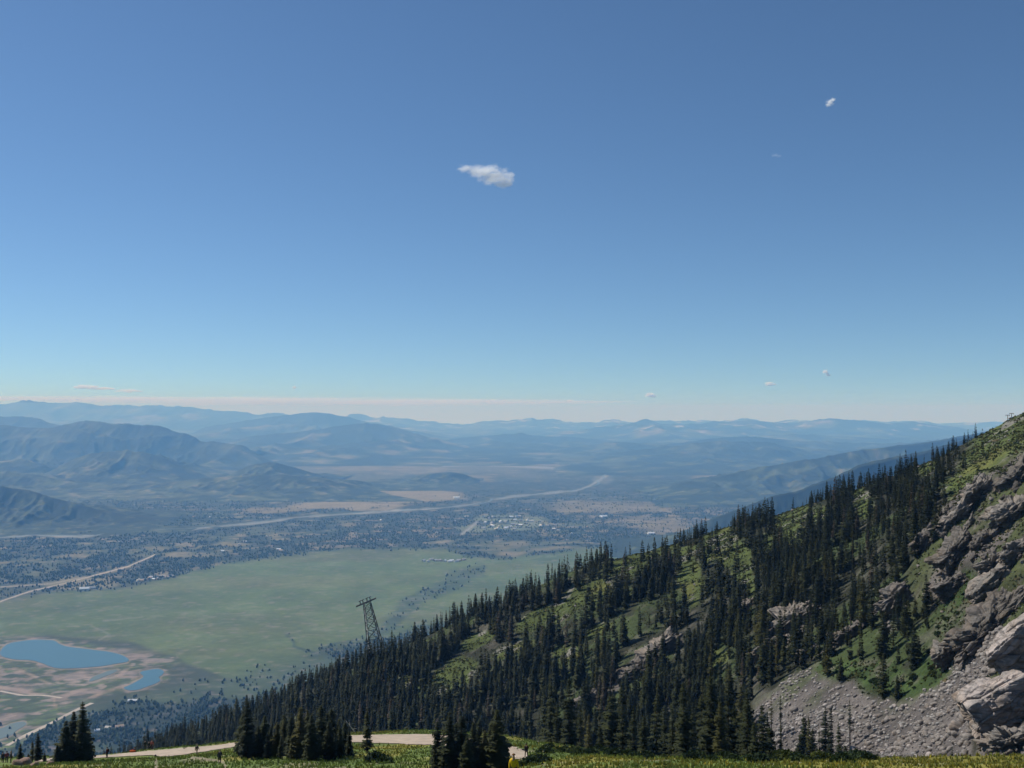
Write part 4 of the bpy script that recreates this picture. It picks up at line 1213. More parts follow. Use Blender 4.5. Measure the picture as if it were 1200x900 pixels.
VB = np.stack(SB)[kk] * bs[rest][:, None, None]
ca_, sa_ = np.cos(an)[:, None], np.sin(an)[:, None]
X_ = VB[..., 0] * ca_ - VB[..., 1] * sa_; Y_ = VB[..., 0] * sa_ + VB[..., 1] * ca_; Z_ = VB[..., 2] + X_ * np.sin(pt_)[:, None] * .6
VB = np.stack([X_ + bx[rest][:, None], Y_ + by[rest][:, None], Z_ + (bz[rest] + bs[rest] * .12)[:, None]], -1)
FB = (F1[None] + (np.arange(len(rest)) * len(V1))[:, None, None]).reshape(-1, 3)
tone = rb.uniform(.55, 1.25, len(rest))[:, None] * (np.array([[.262, .238, .218]]) + rb.uniform(-.02, .03, (len(rest), 1)) * np.array([[1, .4, .2]]))
M_STONE = mat_vcol('scree_stones', (1.2, 5.0), .3)
tag(obj('scree', mesh_np('scree', VB.reshape(-1, 3), FB, M_STONE, np.repeat(tone, len(V1), 0))), 'grey field of loose broken stones below the cliffs', 'scree', kind='stuff')

# ------------------------------------------------------------------ shrubs and meadow grass
def shrub_geo(seed, R=1.0, n=420):
    r = np.random.default_rng(seed)
    d = r.normal(0, 1, (n, 3)); d /= np.linalg.norm(d, axis=1)[:, None]; d[:, 2] = np.abs(d[:, 2])
    lump = 1 + .28 * np.sin(3 * np.arctan2(d[:, 1], d[:, 0]) + seed) * (1 - d[:, 2])
    p = d * (R * r.uniform(.55, 1.0, n) ** .5 * lump)[:, None] * np.array([1, 1, .8])
    a = r.normal(0, 1, (n, 3)); a /= np.linalg.norm(a, axis=1)[:, None]; b = np.cross(a, r.normal(0, 1, (n, 3))); b /= np.linalg.norm(b, axis=1)[:, None]
    s = R * .17 * r.uniform(.6, 1.3, n)[:, None]
    return np.stack([p - a * s, p + a * s, p + b * s * 1.3], 1)


SH = [crown_mesh('leaves', shrub_geo(40 + i), M_SHRUB) for i in range(4)]
TW = trunk_geo(0.55, .05)
TWM = mesh_np('stem', TW[0], TW[1], M_TRUNK)


def shrub(u, v, s, label, group=None, y0=60, k=0):
    h = hit(u, v, y0)
    if h is None: return
    o = empty('shrub', (h[0], h[1], h[2] - .1 * s), u % 6.28, s)
    tag(o, label, 'shrub', group); obj('leaves', SH[k % 4], o); obj('stem', TWM, o)


for i, (u, v, s, lab) in enumerate([(440, 893, 1.5, 'low rounded shrub beside the lone narrow fir in front of the road'), (452, 894, 1.1, 'small shrub right of the lone narrow fir'),
                                    (622, 896, 1.3, 'grey green bush right of the yellow jacket'), (634, 893, 1.2, 'grey green bush at the end of the gravel road'), (611, 898, 0.8, 'little bush touching the yellow jacket'),
                                    (1033, 803, 2.0, 'dark bush standing alone in the upper part of the scree'), (1072, 796, 1.3, 'dark bush at the edge of the green gully'), (1100, 745, 1.2, 'low bush in the middle of the green gully')]):
    shrub(u, v, s, lab, None, 60, i)
for i in range(46):
    u = 640 + i * 8.3 + rb.uniform(-4, 4); v = np.interp(u, [640, 720, 900, 1030], [879, 885, 890, 891]) + rb.uniform(-3, 4)
    if u < 1030: shrub(u, v, rb.uniform(.6, 1.3), 'dark green shrub in the fringe along the edge of the near meadow at the right', 'shrubs fringing the near meadow', 60, i)
for i in range(34):
    u, v = rb.uniform(1010, 1130), rb.uniform(700, 815)
    if poly_sd(np.array([u]), np.array([v]), GULLY)[0] < -3: shrub(u, v, rb.uniform(.5, 1.2), 'low leafy shrub scattered in the green gully', 'shrubs in the green gully', 60, i)

ng = 46000
ga = rb.uniform(-20, 1220, ng); gyy = np.sqrt(rb.uniform(70 ** 2, 215 ** 2, ng)); gxx = (ga - 600) / F / AF * gyy
ok = gyy < np.interp(ga, sa, edgeY[0]) + 3
gzz = zt(gxx, gyy); guu, gvv = proj(gxx, gyy, gzz)
roadpoly = [(0, 892), (60, 888), (140, 883.5), (200, 878), (262, 872.5), (320, 866.5), (400, 862), (510, 861), (540, 863.5), (570, 867.5), (592, 873.5), (618, 879.5), (618, 893.5), (592, 886), (570, 882), (540, 876.5), (510, 874.5), (400, 871), (320, 872.5), (262, 878.5), (230, 883.5), (200, 887.5), (140, 889), (60, 893.5), (0, 897)]
ok &= (gvv < 906) & (poly_sd(guu, gvv, roadpoly) > .6)
for tpl in TRAILS: ok &= line_d(guu, gvv, tpl) > 1.3
gxx, gyy, gzz, guu = gxx[ok], gyy[ok], gzz[ok], guu[ok]; n = len(gxx)
hgt = rb.uniform(.14, .42, n) * (1 + .4 * fbm(gxx / 6, gyy / 6, 2, 821)); an = rb.uniform(0, 6.28, n)
T3 = []
for j in range(3):
    aa = an + j * 2.1; wx_, wy_ = np.cos(aa) * .10, np.sin(aa) * .10
    lx, ly = rb.normal(0, .10, n), rb.normal(0, .10, n)
    T3.append(np.stack([np.stack([gxx - wx_, gyy - wy_, gzz - .03], -1), np.stack([gxx + wx_, gyy + wy_, gzz - .03], -1), np.stack([gxx + lx, gyy + ly, gzz + hgt], -1)], 1))
T3 = np.stack(T3, 1).reshape(-1, 3, 3)
yw = smooth(-.1, .4, fbm(gxx / 9, gyy / 9, 3, 823) + .6 * smooth(850, 1080, guu))[:, None] * rb.uniform(.2, 1, (n, 1))
gcol_ = (np.array([0.165, 0.215, 0.048]) * (1 - yw) + np.array([0.30, 0.25, 0.045]) * yw) * rb.uniform(.6, 1.3, (n, 1))
gcol_ = np.where((rb.uniform(0, 1, (n, 1)) < .04) & (guu[:, None] > 560), np.array([0.45, 0.36, 0.05]), gcol_)
tag(obj('grass', crown_mesh('grass', T3, M_GRASS, np.repeat(gcol_, 9, 0))), 'tufts of green and yellow grass on the near meadow', 'grass', kind='stuff')
# low herbs, dwarf bushes and tussocks on the open parts of the slope
hx, hy, hz, hu, hv_ = sprinkle(230000, (380, 1225, 150, 600), lambda u, v, x, y: np.clip((u > 430) * (y > np.interp(u, sa, edgeY[0]) + 14) * (.25 + slope_masks(u, v, x, y)[0] + 1.3 * slope_masks(u, v, x, y)[2] + .5 * slope_masks(u, v, x, y)[3]) * (1 - slope_masks(u, v, x, y)[1]) * smooth(-.35, .15, fbm(x / 4, y / 4, 3, 831)), 0, 1) * .75)
n = len(hx); S_ = rb.uniform(.16, .55, n) * np.where(rb.uniform(0, 1, n) < .07, 1.8, 1); H3 = []
for j in range(4):
    a = rb.uniform(0, 6.28, n); dx, dy = np.cos(a) * S_ * .8, np.sin(a) * S_ * .8; ox, oy = rb.normal(0, .5, n) * S_, rb.normal(0, .5, n) * S_
    H3.append(np.stack([np.stack([hx + ox - dx, hy + oy - dy, hz - .05], -1), np.stack([hx + ox + dx, hy + oy + dy, hz + S_ * .12], -1), np.stack([hx + ox * .4, hy + oy * .4, hz + S_ * rb.uniform(.6, 1.2, n)], -1)], 1))
H3 = np.stack(H3, 1).reshape(-1, 3, 3)
t1 = rb.uniform(0, 1, (n, 1)); t2 = (rb.uniform(0, 1, (n, 1)) < .14)
hc = (np.array([0.032, 0.046, 0.015]) * (1 - t1) + np.array([0.080, 0.088, 0.028]) * t1) * rb.uniform(.7, 1.2, (n, 1)); hc = np.where(t2, np.array([0.16, 0.13, 0.07]), hc)
tag(obj('undergrowth', crown_mesh('undergrowth', H3, M_GRASS, np.repeat(hc, 12, 0))), 'low herbs and dwarf bushes covering the open slope', 'undergrowth', kind='stuff')
print('HERBS', n)
print('ROCKS', len(bx), 'grass', n)

# ------------------------------------------------------------------ tower, snags, people, houses
def bar(bm, p, q, w, w2=None):
    p, q = Vector(p), Vector(q); d = (q - p).normalized()
    s = d.cross(Vector((0, 1, 0))) if abs(d.y) < .9 else d.cross(Vector((1, 0, 0)))
    s.normalize(); t = d.cross(s)
    w2 = w if w2 is None else w2
    vs = []
    for c, ww in ((p, w), (q, w2)):
        for a, b in ((-1, -1), (1, -1), (1, 1), (-1, 1)): vs.append(bm.verts.new(c + s * a * ww / 2 + t * b * ww / 2))
    for f in ((3, 2, 1, 0), (4, 5, 6, 7), (0, 1, 5, 4), (1, 2, 6, 5), (2, 3, 7, 6), (3, 0, 4, 7)): bm.faces.new([vs[i] for i in f])


def bm_obj(name, bm, mat, parent=None):
    me = bpy.data.meshes.new(name); bm.to_mesh(me); bm.free(); me.materials.append(mat)
    return obj(name, me, parent)


M_GALV = mat_plain('weathered_galvanised_steel', (0.13, 0.135, 0.13), .25, .6, .6, .3)
M_BRIGHT = mat_plain('sunlit_steel', (0.55, 0.55, 0.53), .2, .6, .5, .3)  # paler steel copy: sunlight painted into the left face of the bracing


def lattice_tower():
    Y = 585.0
    bx_, by_, _ = P(443, 770, Y); tx, ty, tz = P(430, 706, Y)
    g = float(zt(bx_, by_)) - 1.5
    root = empty('lattice_tower', (float(bx_), float(by_), g)); tag(root, 'leaning steel lattice tram tower with a crossarm rising above the trees', 'tower')
    top = Vector((float(tx - bx_), 0, float(tz - g))); H = top.length
    ax = top.normalized(); sx = Vector((ax.z, 0, -ax.x)); sy = Vector((0, 1, 0))
    def at(t, a, b):
        half = 4.6 * (1 - t) + 1.9 * t
        return ax * (H * t) + sx * a * half + sy * b * half
    lv = [0, .2, .38, .54, .68, .8, .9, 1.0]
    for a, b in ((-1, -1), (1, -1), (1, 1), (-1, 1)):
        bm = bmesh.new(); bar(bm, at(0, a, b), at(1, a, b), .52, .38); bm_obj('leg', bm, M_GALV, root)
    for (a, b), (c_, d) in (((-1, -1), (1, -1)), ((1, -1), (1, 1)), ((1, 1), (-1, 1)), ((-1, 1), (-1, -1))):
        bm = bmesh.new()
        for i in range(len(lv) - 1):
            t0, t1 = lv[i], lv[i + 1]
            bar(bm, at(t0, a, b), at(t1, c_, d), .24); bar(bm, at(t0, c_, d), at(t1, a, b), .24); bar(bm, at(t1, a, b), at(t1, c_, d), .22)
        bm_obj('bracing', bm, M_BRIGHT if (a, b) == (-1, 1) else M_GALV, root)
    c_ = ax * (H + .3)
    dirx = Vector((math.cos(math.radians(21)), 0.25, math.sin(math.radians(21)))).normalized()
    bm = bmesh.new()
    for o_ in (-.7, .7):
        bar(bm, c_ - dirx * 6.6 + sy * o_, c_ + dirx * 5.6 + sy * o_, .75)
    for k in range(9): bar(bm, c_ + dirx * (-6.4 + k * 1.45) - sy * .7, c_ + dirx * (-6.4 + k * 1.45) + sy * .7, .3)
    bm_obj('crossarm', bm, M_GALV, root)
    for k in (-3.9, -2.2, .3, 2.2):
        bm = bmesh.new(); b0 = c_ + dirx * k
        bar(bm, b0, b0 + ax * 2.0, .55, .4); bar(bm, b0 + ax * 2.0 - dirx * .8, b0 + ax * 2.2 + dirx * .8, .35)
        bm_obj('cable_saddle', bm, M_GALV, root)


lattice_tower()


def lift_pole(u, label):
    v = np.interp(u, [1150, 1200], [508, 485]); h = hit(u, v + 1.5)
    if h is None: return
    root = empty('lift_pole', (h[0], h[1], h[2] - .3)); tag(root, label, 'pole')
    bm = bmesh.new(); bar(bm, (0, 0, 0), (0, 0, 3.4), .22, .16); bm_obj('mast', bm, M_GALV, root)
    bm = bmesh.new(); bar(bm, (-.8, 0, 3.3), (.8, 0, 3.3), .2); bar(bm, (-.75, 0, 2.9), (-.75, 0, 3.3), .16); bar(bm, (.75, 0, 2.9), (.75, 0, 3.3), .16); bm_obj('crossbar', bm, M_GALV, root)


lift_pole(1181, 'left one of two tiny poles on the bare ridge at the right')
lift_pole(1185.5, 'right one of two tiny poles on the bare ridge at the right')


# bleached dead trees
def snag(u, v, h, lean, label, seed, group=None, Y=None, y0=60):
    if Y is None:
        hp = hit(u, v, y0)
        if hp is None: return
        x, y, z = hp
    else:
        x, y, _ = P(u, v, Y); z = float(zt(x, y)); x, y = float(x), float(y)
    r = np.random.default_rng(seed)
    root = empty('dead_tree', (x, y, z)); tag(root, label, 'dead tree', group)
    V, f_ = trunk_geo(h, .16 if abs(lean) < .3 else .32, 7, 0, .98)
    V[:, 0] += V[:, 2] * math.tan(lean)
    obj('trunk', mesh_np('trunk', V, f_, M_SNAG), root)
    bm = bmesh.new()
    for k in range(9):
        t = r.uniform(.35, .95) * h; a = r.uniform(0, 6.28); L = r.uniform(.4, 1.1)
        p = Vector((t * math.tan(lean), 0, t)); bar(bm, p, p + Vector((math.cos(a) * L, math.sin(a) * L, r.uniform(-.2, .5))), .07, .02)
    bm_obj('branches', bm, M_SNAG, root)


snag(432, 851, 6.5, -.66, 'white leaning dead trunk sticking out above the lone narrow fir', 1, None, 215)
snag(596, 868, 8.5, .02, 'thin bleached trunk standing above the right end of the gravel road', 2, None, 235)
snag(615, 874, 9.0, -.03, 'second thin bleached trunk right of the first, above the end of the gravel road', 3, None, 232)
snag(772, 850, 11, .01, 'bleached standing trunk below the ledges of the middle slope', 4, None, 300)
snag(819, 868, 10, -.02, 'bleached trunk among the tall firs left of the scree', 5, None, 210)
snag(817, 885, 5, .05, 'short grey stump standing under the bleached trunk left of the scree', 6, None, 160)
snag(967, 884, 7, .03, 'thin grey trunk in front of the scree', 7, None, 200)

for u, v, h, k, lab in ((996, 879, 11.5, 0, 'tall thin half bare fir in front of the scree'), (904, 872, 13, 1, 'tall half bare fir at the left edge of the scree'), (915, 868, 12, 0, 'slim fir at the left edge of the scree, right of the half bare one'),
                        (960, 884, 7, 1, 'small thin fir at the bottom of the scree')):
    hp = hit(u, v, 112)
    if hp: tree(hp[0], hp[1], h, THIN[k], u % 6.28, lab, 'firs in front of the scree', wide=1.3)
for u, v, h, lab in ((966, 786, 8.5, 'small dark fir at the top of the scree beside the flat rock'), (1060, 748, 12, 'taller of two firs at the foot of the dark crag'), (1022, 738, 15, 'tall fir at the right end of the shaded rocks'), (1012, 736, 15, 'tall fir among the shaded rocks')):
    hp = hit(u, v, 112)
    if hp: tree(hp[0], hp[1], h, VARS[4], u % 6.28, lab, 'firs around the scree', wide=1.2)

# people ---------------------------------------------------------------
def skin_mesh(name, joints, edges, mat, sub=1):
    me = bpy.data.meshes.new(name + '_chain'); me.from_pydata([j[0] for j in joints], edges, [])
    o = bpy.data.objects.new(name + '_chain', me); COL.objects.link(o)
    o.modifiers.new('skin', 'SKIN')
    if not me.skin_vertices: me.skin_vertices.new(name='')
    for i, j in enumerate(joints):
        rr = j[1]; me.skin_vertices[0].data[i].radius = rr if isinstance(rr, tuple) else (rr, rr)
    me.skin_vertices[0].data[0].use_root = True
    sm = o.modifiers.new('sub', 'SUBSURF'); sm.levels = sub; sm.render_levels = sub
    dg = bpy.context.evaluated_depsgraph_get(); dg.update()
    res = bpy.data.meshes.new_from_object(o.evaluated_get(dg)); res.name = name
    bpy.data.objects.remove(o); bpy.data.meshes.remove(me)
    res.materials.clear(); res.materials.append(mat)
    for p in res.polygons: p.use_smooth = True
    return res


M_SKIN = mat_plain('skin', (0.42, 0.26, 0.19), .1, 5)
CLOTH = {}


def cloth(c):
    if c not in CLOTH: CLOTH[c] = mat_plain('cloth', c, .2, 6)
    return CLOTH[c]


def person(loc, rz, label, top, legs, hair, pose='stand', pack=None, hat=None, scale=1.0):
    root = empty('person', loc, rz, scale); tag(root, label, 'person')
    st = {'stand': (.02, -.02, .0), 'walk': (.24, -.22, .05), 'sit': (0, 0, 0)}[pose]
    if pose == 'sit':
        pel = Vector((0, 0, .14)); ch = Vector((0, .10, .50)); nk = Vector((0, .16, .68)); hd = Vector((0, .20, .84))
        hips = [Vector((s * .1, .02, .13)) for s in (-1, 1)]; kn = [Vector((s * .15, .40, .46)) for s in (-1, 1)]; an = [Vector((s * .13, .62, .08)) for s in (-1, 1)]
        sh = [Vector((s * .19, .13, .62)) for s in (-1, 1)]; el = [Vector((s * .27, .22, .40)) for s in (-1, 1)]; wr = [Vector((s * .17, .42, .42)) for s in (-1, 1)]
    else:
        pel = Vector((0, 0, .96)); ch = Vector((0, st[2], 1.30)); nk = Vector((0, st[2] * 1.4, 1.48)); hd = Vector((0, st[2] * 1.7 + .02, 1.64))
        hips = [Vector((s * .095, 0, .92)) for s in (-1, 1)]; kn = [Vector((s * .11, st[i] * .55 + .04, .50)) for i, s in enumerate((-1, 1))]; an = [Vector((s * .11, st[i], .08)) for i, s in enumerate((-1, 1))]
        sh = [Vector((s * .185, st[2], 1.42)) for s in (-1, 1)]; el = [Vector((s * .25, -st[i] * .5 + st[2], 1.14)) for i, s in enumerate((-1, 1))]; wr = [Vector((s * .24, -st[i] * .9 + .08, .90)) for i, s in enumerate((-1, 1))]
    J = [(pel, (.15, .11)), (ch, (.165, .11)), (nk, .066), (hd - Vector((0, -.01, .06)), .085), (hd, (.092, .105)), (hd + Vector((0, 0, .09)), .06), (hd + Vector((0, .105, -.02)), .016)]
    E = [(0, 1), (1, 2), (2, 3), (3, 4), (4, 5), (4, 6)]
    for i in (0, 1):
        b = len(J)
        J += [(hips[i], .088), (kn[i], .058), (an[i], .042), (an[i] + Vector((0, .17, -.045)), .034)]; E += [(0, b), (b, b + 1), (b + 1, b + 2), (b + 2, b + 3)]
        b = len(J); d = (wr[i] - el[i]).normalized(); s = (-1, 1)[i]
        J += [(sh[i], .06), (el[i], .043), (wr[i], .028), (wr[i] + d * .07, (.036, .018))]; E += [(1, b), (b, b + 1), (b + 1, b + 2), (b + 2, b + 3)]
        for k, L in enumerate((.075, .085, .08, .062)):
            J.append((wr[i] + d * (.09 + L) + Vector((0, .012 * (k - 1.5) * 1.6, -.01)), .009)); E.append((b + 3, len(J) - 1))
        J.append((wr[i] + d * .075 + Vector((-s * .02, .05, 0)), .01)); E.append((b + 2, len(J) - 1))
    obj('body', skin_mesh('body', J, E, M_SKIN), root)
    T = [(pel - (ch - pel) * .22, (.185, .145)), (ch, (.20, .14)), (nk - Vector((0, 0, .05)), .09)]; TE = [(0, 1), (1, 2)]
    for i in (0, 1):
        b = len(T); T += [(sh[i], .082), (el[i], .062), (wr[i] - (wr[i] - el[i]) * .08, .045)]; TE += [(1, b), (b, b + 1), (b + 1, b + 2)]
    obj('jacket', skin_mesh('jacket', T, TE, cloth(top)), root)
    L_ = [(pel, (.168, .128))]; LE = []
    for i in (0, 1):
        b = len(L_); L_ += [(hips[i], .105), (kn[i], .075), (an[i] + Vector((0, 0, .02)), .06)]; LE += [(0, b), (b, b + 1), (b + 1, b + 2)]
    obj('trousers', skin_mesh('trousers', L_, LE, cloth(legs)), root)
    bm = bmesh.new()
    for i in (0, 1):
        r_ = bmesh.ops.create_uvsphere(bm, u_segments=10, v_segments=6, radius=1)
        for v in r_['verts']: v.co = Vector((v.co.x * .052, v.co.y * .135, max(v.co.z, -.6) * .055)) + an[i] + Vector((0, .07, -.03))
    bm_obj('shoes', bm, cloth((0.05, 0.04, 0.035)), root)
    bm = bmesh.new(); bmesh.ops.create_uvsphere(bm, u_segments=12, v_segments=8, radius=1)
    for v in list(bm.verts):
        if v.co.z < -.15 or (v.co.y > .45 and v.co.z < .35): bm.verts.remove(v)
    for v in bm.verts: v.co = Vector((v.co.x * .118, v.co.y * .135 - .018, v.co.z * .13)) + hd + Vector((0, 0, .03))
    bm_obj('hat' if hat else 'hair', bm, cloth(hat or hair), root)
    if pack:
        bm = bmesh.new(); bmesh.ops.create_cube(bm, size=1); bmesh.ops.bevel(bm, geom=bm.edges[:], offset=.18, segments=3, affect='EDGES')
        for v in bm.verts: v.co = Vector((v.co.x * .32, v.co.y * .22, v.co.z * .48)) + ch + Vector((0, -.22, -.03))
        bm_obj('backpack', bm, cloth(pack), root)
    return root


PEOPLE = [
    (257.5, 127, .25, 'walk', 'person in dark clothes walking on the footpath right of the bare legged walker', (0.02, 0.02, 0.026), (0.022, 0.022, 0.026), (0.20, 0.15, .12), (0.05, 0.05, .06), None),
    (230.5, 160, -.5, 'walk', 'person in a dark top and tan shorts walking along the gravel road', (0.03, 0.028, 0.03), (0.26, 0.19, 0.14), (0.04, 0.03, .02), None, (0.25, 0.2, 0.15)),
    (125.5, 165, 1.3, 'stand', 'person in a dark red top standing in front of the gravel road at the left', (0.11, 0.018, 0.022), (0.03, 0.028, 0.035), (0.03, 0.02, .018), (0.04, 0.015, .02), None),
    (131.5, 187, 2.6, 'stand', 'person in dull red standing beyond the gravel road behind the dark red top', (0.13, 0.05, 0.05), (0.09, 0.04, 0.045), (0.04, 0.03, .02), None, None),
    (106, 176, .4, 'stand', 'person in pale clothes at the road, right of the tall fir pair', (0.50, 0.52, 0.58), (0.12, 0.14, 0.2), (0.05, 0.04, .03), None, (0.6, 0.6, 0.62)),
    (158.5, 178, 2.2, 'sit', 'person in black sitting on the road edge beside an orange bag', (0.022, 0.024, 0.024), (0.03, 0.03, 0.032), (0.03, 0.02, .018), None, None),
    (170, 184, .2, 'stand', 'person in dark olive standing on the road left of the pinkish jacket', (0.045, 0.042, 0.036), (0.10, 0.085, 0.07), (0.03, 0.02, .018), None, None),
    (174.5, 186, 2.8, 'stand', 'person in black standing between the olive and pinkish jackets on the road', (0.018, 0.02, 0.022), (0.03, 0.03, 0.034), (0.03, 0.02, .018), (0.03, 0.035, .03), None),
    (178, 182, 3.0, 'stand', 'person in a pinkish red jacket standing on the road', (0.42, 0.12, 0.10), (0.10, 0.06, 0.06), (0.05, 0.03, .02), None, None),
    (8, 148, .6, 'stand', 'person in a red top at the lower left corner', (0.20, 0.045, 0.05), (0.05, 0.04, 0.045), (0.03, 0.02, .018), None, None),
    (3.5, 150, 1.0, 'stand', 'person in dark clothes at the very left edge of the view', (0.03, 0.03, 0.032), (0.04, 0.04, 0.045), (0.03, 0.02, .018), None, None),
    (13, 146, 2.0, 'stand', 'person in grey black clothes right of the red top at the lower left corner', (0.035, 0.03, 0.032), (0.05, 0.045, 0.05), (0.3, 0.26, .2), None, None),
    (617, 128, .3, 'walk', 'person in dark clothes walking at the right end of the gravel road', (0.035, 0.028, 0.028), (0.05, 0.045, 0.045), (0.03, 0.02, .018), None, None),
]
for (u, Y, rz, pose, lab, top, legs, hair, pack, hat) in PEOPLE:
    x, y, _ = P(u, 888, Y); person((float(x), float(y), float(zt(x, y)) - .01), rz, lab, top, legs, hair, pose, pack, hat)
# the nearest one: only hair and shoulders reach into the view
cand = []
for Yp in np.arange(26, 60, .25):
    x, y, zz = P(602, 883.5, Yp); cand.append((abs(float(zz) - float(zt(x, y)) - 1.76), Yp))
Yp = min(cand)[1]; x, y, zz = P(602, 883.5, Yp); print('YELLOW', min(cand))
person((float(x), float(y), float(zt(x, y)) - .01), math.pi * .95, 'person in a bright yellow jacket with brown hair at the bottom edge', (0.72, 0.47, 0.02), (0.05, 0.05, 0.06), (0.13, 0.062, 0.02), 'stand')
xb, yb, _ = P(155.2, 888, 177.5)
bm = bmesh.new(); bmesh.ops.create_cube(bm, size=1); bmesh.ops.bevel(bm, geom=bm.edges[:], offset=.2, segments=3, affect='EDGES')
for v in bm.verts: v.co = Vector((v.co.x * .95, v.co.y * .5, v.co.z * .42 + .2))
bg_ = empty('bag', (float(xb), float(yb), float(zt(xb, yb)))); tag(bg_, 'orange red bag lying beside the person sitting at the road edge', 'bag')
bm_obj('body', bm, mat_plain('orange_nylon', (0.62, 0.12, 0.03), .15, 4), bg_)
bm = bmesh.new()
for k in range(8): bar(bm, (-.3 + .6 * k / 8, 0, .41 + .1 * math.sin(k / 8 * 3.14)), (-.3 + .6 * (k + 1) / 8, 0, .41 + .1 * math.sin((k + 1) / 8 * 3.14)), .04)
bm_obj('handle', bm, cloth((.03, .03, .03)), bg_)
for i, (u, v, s, lab) in enumerate(((20, 897, .9, 'left one of the tan rocks in the lower left corner'), (31, 896, 1.1, 'biggest of the tan rocks in the lower left corner'), (40, 898, .7, 'right one of the tan rocks in the lower left corner'), (58, 896, .6, 'little tan rock under the small group of firs'),
                                      (984, 891, .7, 'pinkish rock in the fringe of the meadow below the scree'), (978, 893, .5, 'small grey rock beside the pinkish one below the scree'))):
    hp = hit(u, v)
    if hp:
        o = obj('boulder', mesh_np('boulder', BV[i][0], BV[i][1], mat_rock('tan_rock', (0.42, 0.29, 0.23)) if i == 0 else bpy.data.materials['tan_rock']), None, (hp[0], hp[1], hp[2] + .2 * s))
        o.scale = (s, s, s); tag(o, lab, 'boulder')

# houses in the valley ---------------------------------------------------
M_WALLS = [mat_plain('house_wall', c_, .12, .3) for c_ in ((0.62, 0.60, 0.56), (0.36, 0.27, 0.19), (0.72, 0.72, 0.72))]
M_ROOFS = [mat_plain('house_roof', c_, .15, .3) for c_ in ((0.55, 0.50, 0.44), (0.30, 0.30, 0.32), (0.68, 0.70, 0.74), (0.5, 0.36, 0.26))]
M_GLASSD = mat_plain('window_glass', (0.03, 0.04, 0.05), .2, 1, .2)
HM = {}


def house(u, v, L, W, H, rz, wall, roof, label, group=None):
    key = (round(L), round(W), round(H), wall, roof)
    if key not in HM:
        bm = bmesh.new(); a, b = L / 2, W / 2; rh = W * .32
        v_ = [bm.verts.new(p) for p in ((-a, -b, -1), (a, -b, -1), (a, b, -1), (-a, b, -1), (-a, -b, H), (a, -b, H), (a, b, H), (-a, b, H), (-a, 0, H + rh), (a, 0, H + rh))]
        for f in ((0, 1, 5, 4), (1, 2, 6, 9, 5), (2, 3, 7, 6), (3, 0, 4, 8, 7)): bm.faces.new([v_[i] for i in f])
        mw = bpy.data.meshes.new('wall'); bm.to_mesh(mw); bm.free(); mw.materials.append(M_WALLS[wall])
        bm = bmesh.new(); e = .6
        for s in (-1, 1):
            q = [(-a - e, s * (b + e), H - .3), (a + e, s * (b + e), H - .3), (a + e, 0, H + rh + .12), (-a - e, 0, H + rh + .12)]
            lo = [bm.verts.new(p) for p in q]; hi = [bm.verts.new((p[0], p[1], p[2] + .25)) for p in q]
            bm.faces.new(hi if s < 0 else hi[::-1]); bm.faces.new(lo[::-1] if s < 0 else lo)
            for i in range(4): bm.faces.new((lo[i], lo[(i + 1) % 4], hi[(i + 1) % 4], hi[i]))
        mr = bpy.data.meshes.new('roof'); bm.to_mesh(mr); bm.free(); mr.materials.append(M_ROOFS[roof])
        bm = bmesh.new()
        for k in range(3):
            cx_ = -a + L * (k + .5) / 3
            vs4 = [bm.verts.new((cx_ + dx, -b - .03, H * .45 + dz)) for dx, dz in ((-.8, -.7), (.8, -.7), (.8, .7), (-.8, .7))]; bm.faces.new(vs4)
        mn = bpy.data.meshes.new('window'); bm.to_mesh(mn); bm.free(); mn.materials.append(M_GLASSD)
        HM[key] = (mw, mr, mn)
    x, y = on_valley(u, v)
    root = empty('house', (float(x), float(y), 0), rz); tag(root, label, 'house', group)
    for me, nm in zip(HM[key], ('wall', 'roof', 'window')): obj(nm, me, root)


house(114, 857, 14, 9, 4, .3, 2, 2, 'white house left of the pair in the woods below the small pond')
house(127, 854, 17, 10, 4.5, -.2, 0, 0, 'pale house in the middle of the three in the woods below the small pond')
house(140, 853, 22, 12, 5, .5, 1, 3, 'largest house with a light brown roof in the woods below the small pond')
house(156, 822, 30, 10, 4, .05, 2, 2, 'long white building at the edge of the woods right of the small pond')
house(99, 691.5, 44, 22, 8, .3, 2, 2, 'white ranch barn at the left end of the green meadow')
house(108, 690, 30, 18, 7, .2, 0, 1, 'smaller barn right of the white ranch barn')
house(535, 584, 60, 34, 9, .2, 2, 2, 'bright white building beyond the river right of the long butte')
house(763, 626, 46, 26, 8, .1, 2, 2, 'white building in the fields just above the spruce ridge')
house(707, 606, 60, 26, 8, .2, 2, 2, 'white shed on the tan field right of the airstrip')
house(785, 577, 60, 30, 9, .0, 2, 2, 'white building far out on the tan fields at the right')
rh = np.random.default_rng(31)
for i in range(34):
    u, v = rh.normal(588, 26), rh.uniform(605, 621)
    house(u, v, 34 if i % 2 else 26, 18, 7, rh.uniform(0, 3.1), int(rh.integers(0, 3)), int(rh.integers(0, 3)), 'pale house in the village with light lawns right of the airstrip', 'houses of the village right of the airstrip')
for i in range(12):
    u = 496 + i * 4.2 + rh.uniform(-1.5, 1.5); v = 657.5 + rh.uniform(-1.2, 1.2)
    house(u, v, 26, 14, 6, rh.uniform(0, 3.1), int(rh.integers(0, 2)), int(rh.integers(0, 3)), 'house in the row at the far right end of the green meadow', 'houses in a row at the far end of the meadow')
for i in range(16):
    u = 160 + i * 2.8 + rh.uniform(-2, 2); v = 680 - (u - 160) * .12 + rh.uniform(-2, 2)
    house(u, v, 20, 12, 5.5, rh.uniform(0, 3.1), int(rh.integers(0, 2)), int(rh.integers(0, 4)), 'small house among trees along the top left edge of the green meadow', 'houses along the top left edge of the meadow')
